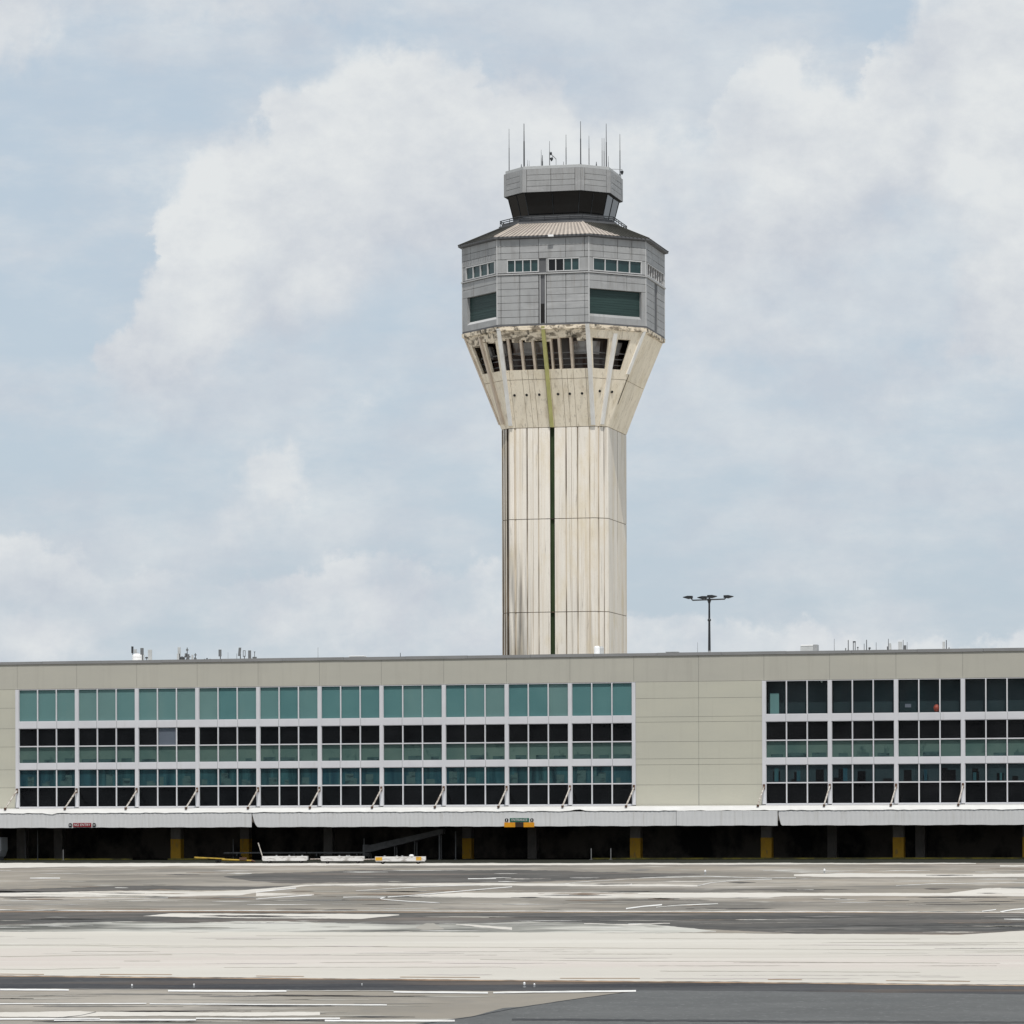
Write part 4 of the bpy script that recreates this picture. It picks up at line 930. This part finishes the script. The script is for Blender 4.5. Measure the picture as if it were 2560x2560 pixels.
for i in range(5): z = zt*.92*i/5; prof += [(R_,z+.03),(R_,z+zt*.15),(R_*.965,z+zt*.17)]
prof += [(R_*.9,zt*.94),(R_*.4,zt)]
s = MB(); s.lathe(0, 0, prof, 20); s.build('tank_shell', M['bright_white'], o)
s = MB(); s.lathe(0, 0, [(.18,zt),(.18,zt+.05),(.1,zt+.08)], 12); s.build('lid', M['galv'], o)
panel_ant(331, 1616, 1633, 5, 8, 'narrow dark panel antenna above the left rim of the white tank', 'ant_dark')
panel_ant(338.5, 1623, 1633, 7, 8.5, 'short pale panel antenna behind the white tank', 'ant_light')
panel_ant(355, 1620, 1637, 8, 6, 'grey panel antenna at the right rim of the white tank', 'ant_grey')
panel_ant(357, 1636, 1650, 7, 9, 'low pale box antenna at the right foot of the white tank', 'ant_light')
panel_ant(375, 1624, 1650, 10, 6, 'broad pale panel antenna, right end of the leftmost cluster', 'ant_light')
def dome(px, yt, rad, v, label, m='ant_dark', cat='dish'):
    o = rthing('vent_dome' if cat == 'vent' else 'small_dish', px, v, label, cat); z1 = hz(px, yt, v)
    s = MB(); s.tube((0,0,0),(0,0,z1-rad), .05, .05, 8); s.build('post', M['galv'], o)
    s = MB(); s.lathe(0,0,[(rad*.9,z1-rad),(rad,z1-rad*.7),(rad*.75,z1-rad*.25),(rad*.1,z1)],16); s.build('dome', M[m], o)
dome(366.5, 1642, .16, 6, 'little dark dome between two pale panels in the left cluster')
panel_ant(448, 1618, 1634, 7, 7, 'tall pale panel antenna left of the tripod mast', 'ant_light')
panel_ant(447, 1634, 1650, 9, 9, 'squat pale panel below the tall one left of the tripod mast', 'ant_light')
def tripod(px, yt, v, label, w_):
    o = rthing('tripod_mast', px, v, label, 'mast', 'tripod masts on the terminal roof'); z1 = hz(px, yt, v)
    s = MB(); s.tube((0,0,0),(0,0,z1), .05, .04, 8); s.build('mast', M['ant_dark'], o)
    for dx, dy in ((-w_,0),(w_,.0),(0,.8)):
        s = MB(); s.tube((dx,dy,0),(0,0,z1*.55), .04, .04, 6); s.build('leg', M['ant_dark'], o)
    s = MB(); s.box(-w_*.45,w_*.5,-.08,.08,z1*.55,z1*.62); s.box(-w_*.35,-w_*.1,-.12,.12,z1*.60,z1*.74); s.box(w_*.05,w_*.3,-.12,.12,z1*.4,z1*.7); s.box(-.09,.09,-.1,.1,z1*.86,z1*.93); s.build('equipment', M['ant_grey'], o)
tripod(468, 1619, 6, 'dark cluttered tripod mast with equipment boxes at left of roof', .62)
tripod(488.5, 1633, 6, 'smaller dark tripod right of the cluttered tripod mast', .3)
panel_ant(481, 1637, 1650, 4, 7, 'small pale panel between the two dark tripods', 'ant_light')
dome(455, 1641, .30, 5, 'dark dish rim just left of the cluttered tripod mast'); dome(517.5, 1645, .10, 6, 'tiny black knob on the roof right of the tripods'); dome(511, 1647, .07, 6, 'tinier black knob left of the other roof knob'); dome(525, 1647, .26, 6, 'low black arch shaped dish right of the roof knobs')
panel_ant(550, 1624, 1641, 7, 6, 'single dark square panel on a pole in the gap between clusters', 'ant_grey')
pole_ant(570, 1631, 6, .02, 'thin short rod between the single square panel and the next cluster', 'ant_grey')
panel_ant(600, 1619, 1640, 6, 6, 'tall slanted panel, first of the four item cluster', 'ant_grey', -.08)
pole_ant(592, 1634, 6, .03, 'short rod with stub left of the slanted panel')
o = rthing('frame_antenna', 610.5, 6, 'hollow rectangular frame antenna between two solid panels', 'antenna'); z1, z0 = hz(610.5,1626,6), hz(610.5,1642,6)
s = MB(); s.box(-.13,.13,-.03,.03,z1-.06,z1); s.box(-.13,.13,-.03,.03,z0,z0+.06); s.box(-.13,-.08,-.03,.03,z0+.06,z1-.06); s.box(.08,.13,-.03,.03,z0+.06,z1-.06); s.build('frame', M['ant_grey'], o)
s = MB(); s.tube((0,.06,0),(0,.06,z0+.1), .04); s.build('pole', M['ant_dark'], o)
panel_ant(624, 1626, 1650, 7, 6, 'plain grey panel right of the hollow frame antenna', 'ant_grey')
o = rthing('anchor_antenna', 636.5, 6, 'cup shaped dish with a rod rising from it, right end of cluster', 'antenna'); z1 = hz(636.5, 1629, 6)
s = MB(); s.lathe(0,0,[(.04,0),(.05,z1-1.0+.3),(.14,z1-.75),(.22,z1-.6),(.22,z1-.52),(.04,z1-.55)],14); s.build('cup', M['ant_grey'], o)
s = MB(); s.tube((0,0,z1-.6),(0,0,z1), .03); s.box(-.08,.08,-.02,.02,z1-.06,z1); s.build('rod', M['ant_dark'], o)
pole_ant(795, 1618, 6, .025, 'lone tall thin rod between the left clusters and the roof hatch', 'ant_grey')
pole_ant(1001, 1632, 5, .05, 'short dark peg between the roof hatch and the tower')
o = rthing('roof_hatch', 895, 4, 'long low white roof hatch showing just above the coping', 'hatch')
s = MB(); zt = hz(895, 1640, 4); s.hexa([(-.8,-.5,0),(.75,-.5,0),(.75,.5,0),(-.8,.5,0)], [(-.75,-.45,zt-.06),(.7,-.45,zt-.06),(.7,.45,zt-.06),(-.75,.45,zt-.06)]); s.build('upstand', M['ant_light'], o)
s = MB(); s.box(-.8,.75,-.5,.5,zt-.055,zt); s.build('lid', M['bright_white'], o, .02)
o = rthing('roof_hatch', 1681, 4, 'low grey roof hatch left of the four headed light mast', 'hatch')
s = MB(); zt = hz(1681, 1629.5, 4); s.box(-.55,.55,-.4,.4,0,zt-.05); s.build('upstand', M['galv'], o); s = MB(); s.box(-.6,.6,-.45,.45,zt-.048,zt); s.build('lid', M['galv'], o, .02)
o = rthing('ventilator', 1492.5, 5, 'white round ventilator with cap at the foot of the tower', 'ventilator'); zt = hz(1492.5, 1615, 5)
s = MB(); s.lathe(0,0,[(.22,0),(.22,zt*.45),(.18,zt*.5)],18); s.build('stack', M['bright_white'], o); s = MB(); s.lathe(0,0,[(.20,zt*.5),(.28,zt*.52),(.28,zt*.92),(.20,zt)],18); s.build('cap', M['bright_white'], o)
o = rthing('ventilator', 1503.5, 7.5, 'fainter pale ventilator just right of the bright white one', 'ventilator'); zt = hz(1503.5, 1616, 7.5)
s = MB(); s.lathe(0,0,[(.20,0),(.20,zt*.5)],18); s.build('stack', M['ant_light'], o); s = MB(); s.lathe(0,0,[(.2,zt*.5),(.24,zt*.54),(.24,zt*.9),(.14,zt)],18); s.build('cap', M['ant_light'], o)
pole_ant(1744, 1606, 6, .022, 'thin grey rod just left of the four headed light mast', 'ant_grey')
# light mast
o = rthing('light_mast', 1773.5, 5, 'black four headed floodlight mast rising above the roof right of tower', 'light mast')
zt = hz(1773.5, 1500, 5)
s = MB(); s.lathe(0,0,[(.30,0),(.30,.45),(.24,.55),(.14,.95),(.13,1.1)],14); s.build('base', M['galv'], o)
s = MB(); s.tube((0,0,.6),(0,0,zt*.66), .135, .10, 12); s.tube((0,0,zt*.66),(0,0,zt-.2), .10, .085, 12); s.lathe(0,0,[(.10,zt*.655),(.17,zt*.67),(.17,zt*.685),(.10,zt*.70)],12); s.build('pole', M['pipe_black'], o)
s = MB(); s.lathe(0,0,[(.09,zt-.35),(.13,zt-.2),(.22,zt),(.20,zt+.1),(.08,zt+.16)],12); s.tube((-1.62,0,zt+.0),(1.5,0,zt+.06), .065, .065, 8)
s.tube((-1.62,0,zt),(-1.80,0,zt+.26), .06); s.tube((1.5,0,zt+.06),(1.62,0,zt+.26), .06); s.tube((0,0,zt+.05),(-.5,.9,zt+.06), .06); s.tube((-.5,.9,zt+.06),(-.55,.9,zt+.28),.06); s.tube((0,0,zt+.05),(.15,-.75,zt+.06), .06); s.tube((.15,-.75,zt+.06),(.2,-.75,zt+.28),.06)
s.build('cross_arm', M['pipe_black'], o)
def head(x, y, dr, z=zt+.28):
    s = MB(); L_ = .92
    s.add([(x,y-.2,z-.10),(x,y+.2,z-.10),(x,y-.2,z+.14),(x,y+.2,z+.14),(x+dr*L_*.45,y-.24,z-.16),(x+dr*L_*.45,y+.24,z-.16),(x+dr*L_*.5,y-.22,z+.15),(x+dr*L_*.5,y+.22,z+.15),(x+dr*L_,y-.10,z-.01),(x+dr*L_,y+.10,z-.01),(x+dr*L_,y-.10,z+.05),(x+dr*L_,y+.10,z+.05)],
      [(0,1,3,2),(0,4,5,1),(2,3,7,6),(0,2,6,4),(1,5,7,3),(4,8,9,5),(6,7,11,10),(4,6,10,8),(5,9,11,7),(8,10,11,9)])
    s.build('lamp_head', M['pipe_black'], o)
head(-1.62, 0, -1); head(1.42, 0, 1); head(-.40, .9, -1); head(-.02, -.75, 1)
# plant box and right cluster
o = rthing('air_conditioner', 2024, 6, 'long pale ribbed air conditioning unit on roof right of light mast', 'air conditioner'); zt = hz(2024, 1612, 6)
s = MB(); s.box(-.80,.42,-.5,.5,.15,zt-.12)
for i in range(3): s.box(-.79,.41,-.52,-.5,.3+i*.32,.34+i*.32)
s.build('cabinet', M['ant_light'], o, .015)
s = MB(); s.box(-.74,.42,-.54,.5,zt-.11,zt-.02); s.build('lid', M['bright_white'], o); s = MB(); s.box(.43,.80,-.5,.5,.15,zt); s.build('end_cabinet', M['galv'], o, .015)
s = MB(); s.box(-.75,-.65,-.4,.4,0,.14); s.box(.6,.7,-.4,.4,0,.14); s.build('skid', M['ant_dark'], o)
pole_ant(2085.7, 1597, 6, .03, 'tall thin rod between air conditioner and right antenna cluster', 'ant_grey')
def bracket_ant(px, yt, v, label, side):
    o = rthing('bracket_antenna', px, v, label, 'antenna', 'bracket antennas on the terminal roof'); z1 = hz(px, yt, v)
    s = MB(); s.tube((0,0,0),(0,0,z1), .045, .035, 8); s.build('pole', M['ant_dark'], o)
    s = MB(); s.tube((0,0,z1*.45),(side*.25,0,z1*.45), .035); s.tube((side*.25,0,z1*.25),(side*.25,0,z1*.62), .05); s.box(-.1,.1,-.08,.08,z1*.35,z1*.52); s.build('bracket', M['ant_grey'], o)
bracket_ant(2120.7, 1600, 6, 'dark rod with a short side arm, left of the twin poles', -1)
o = rthing('twin_pole_antenna', 2135.7, 6, 'two parallel pale poles joined by a dark head', 'antenna'); z1 = hz(2135.7, 1603, 6)
s = MB(); s.tube((-.09,0,0),(-.09,0,z1-.1), .04); s.tube((.09,0,0),(.09,0,z1-.1), .04); s.build('poles', M['ant_grey'], o); s = MB(); s.box(-.13,.13,-.06,.06,z1-.12,z1); s.build('head', M['ant_dark'], o)
dome(2144.5, 1617, .09, 6, 'small black knob right of the twin poles')
pole_ant(2160.5, 1609, 6, .04, 'shorter rod left of the thickest rod in the right cluster')
bracket_ant(2166.5, 1599.5, 6, 'thickest dark rod with low side box in the right cluster', 1)
dome(2174, 1618, .13, 6, 'low black lump right of the thickest rod')
pole_ant(2190.5, 1606, 6, .03, 'lone thin rod in the middle of the right antenna group')
pole_ant(2221, 1597, 6, .045, 'tall dark rod touching a pale slanted panel')
panel_ant(2225, 1608, 1624, 5, 6.5, 'pale narrow slanted panel beside the tall dark rod', 'ant_light', .05); panel_ant(2219, 1616, 1624, 3, 7, 'tiny panel at the foot of the tall dark rod', 'ant_grey')
panel_ant(2250.5, 1604, 1624, 9, 6, 'broad pale panel in the right antenna group', 'ant_light')
pole_ant(2258, 1600, 6, .04, 'dark rod just right of the broad pale panel'); panel_ant(2262.5, 1613, 1624, 6, 6.5, 'small dark panel between two rods right of the broad panel', 'ant_grey'); pole_ant(2268, 1605, 6, .035, 'thin grey rod closing the broad panel group', 'ant_grey')
panel_ant(2359.5, 1604, 1624, 6, 6, 'pale panel of the rightmost antenna pair', 'ant_light')
bracket_ant(2366, 1600, 6, 'dark rod with curved side arm at the far right of roof', 1)

# ------------------------------------------------------------------ apron equipment
def dolly(px0, px1, ywheel, label, mixed=False, bar=False):
    x0, y0, _ = gp(px0, ywheel); x1, y1, _ = gp(px1, ywheel); L_ = x1-x0; o = empty('baggage_dolly', ((x0+x1)/2, (y0+y1)/2+.9, 0), 0)
    tag(o, label, 'dolly', 'flat dollies parked along the terminal'); h = L_/2
    s = MB(); s.box(-h, h, -.9, .9, .34, .46, 0); s.box(-h, h, -.95, -.9, .22, .63, 0); s.box(-h, h, .9, .95, .26, .60, 0); s.box(-h-.05, -h, -.95, .95, .3, .62, 0); s.box(h, h+.05, -.95, .95, .3, .62, 0); s.build('frame', M['dolly'], o)
    s = MB(); n = 18
    for i in range(n): x = -h+.15+(2*h-.3)*i/(n-1); s.tube((x,-.88,.53),(x,.88,.53), .055, .055, 8)
    s.build('rollers', M['white_trim'] if not mixed else M['dolly'], o)
    for wx in (-h*.72, h*.72):
        for wy in (-.72, .72):
            s = MB(); s.tube((wx,wy-.08,.17),(wx,wy+.08,.17), .17, .17, 14); wh = s.build('wheel', M['black'], o)
            s = MB(); s.tube((wx,wy-.09,.17),(wx,wy+.09,.17), .07, .07, 10); s.build('hub', M['steel_dim'], wh)
    s = MB(); s.box(-h*.8, h*.8, -.5, .5, .2, .33); s.build('chassis', M['black'], o)
    for i in range(3):
        x = random.uniform(-h*.8, h*.8); s = MB(); s.box(x-.07, x+.07, -.93, -.8, .60, .72); s.build('stop', M['galv'], o)
    if mixed:
        s = MB(); s.box(-h-.02, -h+.55, -.97, -.951, .3, .58); s.box(h-.75, h-.3, -.97, -.951, .3, .60); s.build('yellow_corner', M['yellow'], o)
        s = MB(); s.lathe(h*.45, -.7, [(.12,.6),(.20,.66),(.20,.74),(.08,.8)], 12); s.build('white_bag', M['bright_white'], o)
    s = MB()
    if bar:
        s.tube((-h,-.2,.4),(-h-.42,-.2,1.75), .045, .045, 8); s.tube((-h-.42,-.3,1.75),(-h-.42,-.1,1.75), .05)
    else: s.tube((-h,-.1,.4),(-h-1.0,-.1,.38), .045, .045, 8)
    s.build('drawbar', M['strut'], o)
    return o
dolly(658, 766, 2158.5, 'left white roller dolly with its drawbar raised beside the terminal', bar=True)
dolly(804, 908, 2159, 'middle white roller dolly between two others by the terminal')
dolly(940, 1062, 2160, 'right roller dolly with yellow corners and a small white bag', mixed=True)
# yellow tow bar lying on wheels
x0, y0, _ = gp(486, 2158); x1, y1, _ = gp(628, 2158); o = empty('tow_bar', ((x0+x1)/2, y0, 0)); tag(o, 'long yellow tow bar on small wheels lying left of the dollies', 'tow bar'); h = (x1-x0)/2
s = MB(); s.tube((-h,0,.50),(.1,0,.36), .07, .07, 10); s.build('front_tube', M['yellow_dim'], o)
s = MB(); s.tube((-.15,0,.30),(h,0,.20), .10, .08, 10); s.build('rear_tube', M['yellow_dim'], o)
for wx in (-.55, -.35):
    s = MB(); s.tube((wx,-.35,.16),(wx,-.2,.16), .15, .15, 12); s.tube((wx,.2,.16),(wx,.35,.16), .15, .15, 12); s.build('wheel', M['black'], o)
s = MB(); s.tube((h-.1,0,.2),(h+.25,0,.12), .12, .05, 10); s.build('coupling', M['rust'], o)
s = MB(); s.box(h*.55, h*.8, -.12, .12, .25, .5); s.build('shear_head', M['rust'], o)
# flat carts in the shade behind
def cart(pa, pb_, v, label):
    u0 = fac(pa, 2140, v)[0]; u1 = fac(pb_, 2140, v)[0]; o = empty('flat_cart', fw((u0+u1)/2, v), -TH); tag(o, label, 'cart', 'flat carts in the undercroft'); h = (u1-u0)/2
    s = MB(); s.box(-h, h, -.8, .8, .62, .74); s.build('deck', M['steel_dim'], o)
    for x in (-h*.7, h*.7):
        for y in (-.6,.6):
            s = MB(); s.tube((x,y-.06,.2),(x,y+.06,.2), .2, .2, 12); s.build('wheel', M['black'], o)
            s = MB(); s.box(x-.05, x+.05, y-.05 if y > 0 else y+.0, y+.0 if y > 0 else y+.05, .36, .62); s.build('leg', M['steel_dim'], o)
cart(566, 771, 1.0, 'long dim flat cart behind the left roller dolly'); cart(774, 918, 1.0, 'dim flat cart behind the middle roller dolly')
# sloping conveyor
v = 3.5; u0, z0 = fac(925, 2122, v); u1, z1 = fac(1110, 2078, v); o = empty('belt_conveyor', fw(u0, v), -TH); tag(o, 'dim grey sloping belt conveyor rising to the right in the undercroft', 'conveyor'); Lc = u1-u0
s = MB(); s.hexa([(0,-.5,z0-.35),(Lc,-.5,z1-.25),(Lc,.5,z1-.25),(0,.5,z0-.35)], [(0,-.5,z0+.35),(Lc,-.5,z1+.25),(Lc,.5,z1+.25),(0,.5,z0+.35)]); s.build('side_frame', M['steel_dim'], o)
s = MB(); s.hexa([(0,-.4,z0+.352),(Lc,-.4,z1+.252),(Lc,.4,z1+.252),(0,.4,z0+.352)], [(0,-.4,z0+.37),(Lc,-.4,z1+.27),(Lc,.4,z1+.27),(0,.4,z0+.37)]); s.build('belt', M['black'], o)
s = MB(); s.box(-.6, 0, -.5, .5, .3, z0+.4); s.build('drive_box', M['steel_dim'], o)
for f in (.0, .35, .62, .95):
    s = MB(); x = Lc*f; s.box(x-.05, x+.05, -.45, -.35, 0, z0+(z1-z0)*f-.2); s.box(x-.05, x+.05, .35, .45, 0, z0+(z1-z0)*f-.2); s.build('leg', M['steel_dim'], o)
# slender posts
for (px, yt, v, lab) in [(63,2078,2,'thin post left of the leftmost tall post in the undercroft'),(94,2076,1,'tall thin post near the left end of the undercroft'),(158,2124,-2.5,'low thin bollard post under the red sign'),
    (583,2098,2,'thin post left of the dim yellow banded column'),(910,2096,0,'thin post just left of the belt conveyor'),(1099,2080,0,'tall thin post under the high end of the conveyor'),(1139,2078,0,'tall thin post between conveyor and the dim central column'),
    (1478,2121,-2.5,'low thin bollard post, left of a pair before the central yellow column'),(1527,2121,-2.5,'low thin bollard post, right of a pair before the central yellow column')]:
    u, z = fac(px, yt, v); o = empty('bollard_post', fw(u, v), -TH); tag(o, lab, 'post', 'slender posts in the undercroft')
    s = MB(); s.tube((0,0,.03),(0,0,z), .05, .05, 8); s.build('pole', M['steel_dim'], o); s = MB(); s.box(-.14,.14,-.14,.14,0,.03); s.build('base_plate', M['steel_dim'], o)
# pale container at the left edge
u1, _ = fac(11, 2120, -1.0); o = empty('cargo_container', fw(u1-2.0, -1.0), -TH); tag(o, 'pale grey cargo container cut off by the left edge of the photo', 'container')
s = MB(); s.hexa([(-1.2,-.9,.35),(1.75,-.9,.35),(1.75,.9,.35),(-1.2,.9,.35)], [(-2.0,-.9,1.0),(2.0,-.9,1.0),(2.0,.9,1.0),(-2.0,.9,1.0)]); s.box(-2.0, 2.0, -.9, .9, 1.0, 2.25); s.build('shell', M['ant_light'], o, .02)
for x in (-1.98, 1.92):
    s = MB(); s.box(x, x+.06, -.93, -.9, 1.0, 2.28); s.build('edge_rail', M['galv'], o)
s = MB(); s.box(-1.2, 1.6, -.8, .8, 0, .34); s.build('pallet', M['steel_dim'], o)
# small marker lights and scraps on the pavement
def marker(px, py, label, sc=1., m='bright_white'):
    x, y, _ = gp(px, py); o = empty('taxiway_light', (x, y, 0)); tag(o, label, 'marker light', 'small lights along the taxiway'); s = MB()
    s.lathe(0,0,[(.10*sc,0),(.09*sc,.03),(.05*sc,.05*sc),(.05*sc,.18*sc)],12); s.build('base', M['galv'], o)
    s = MB(); s.lathe(0,0,[(.07*sc,.18*sc),(.08*sc,.22*sc),(.08*sc,.32*sc),(.03*sc,.38*sc)],12); s.build('lens', M[m], o)
marker(330, 2470, 'tiny pale taxiway light on the dark shoulder at left', .2); marker(485, 2469, 'tiny taxiway light right of the leftmost one', .2)
marker(905, 2465, 'faint tiny taxiway light near the centre left', .13); marker(1311, 2469, 'upright white taxiway light, left of the central pair', .28); marker(1336, 2468, 'white taxiway light, right of the central pair', .2)
marker(1763, 2186, 'white marker on the apron right of centre, before the canopy columns', .75); marker(2061, 2183.5, 'white marker on the far right apron strip', .8)
print('objects', len(bpy.data.objects))
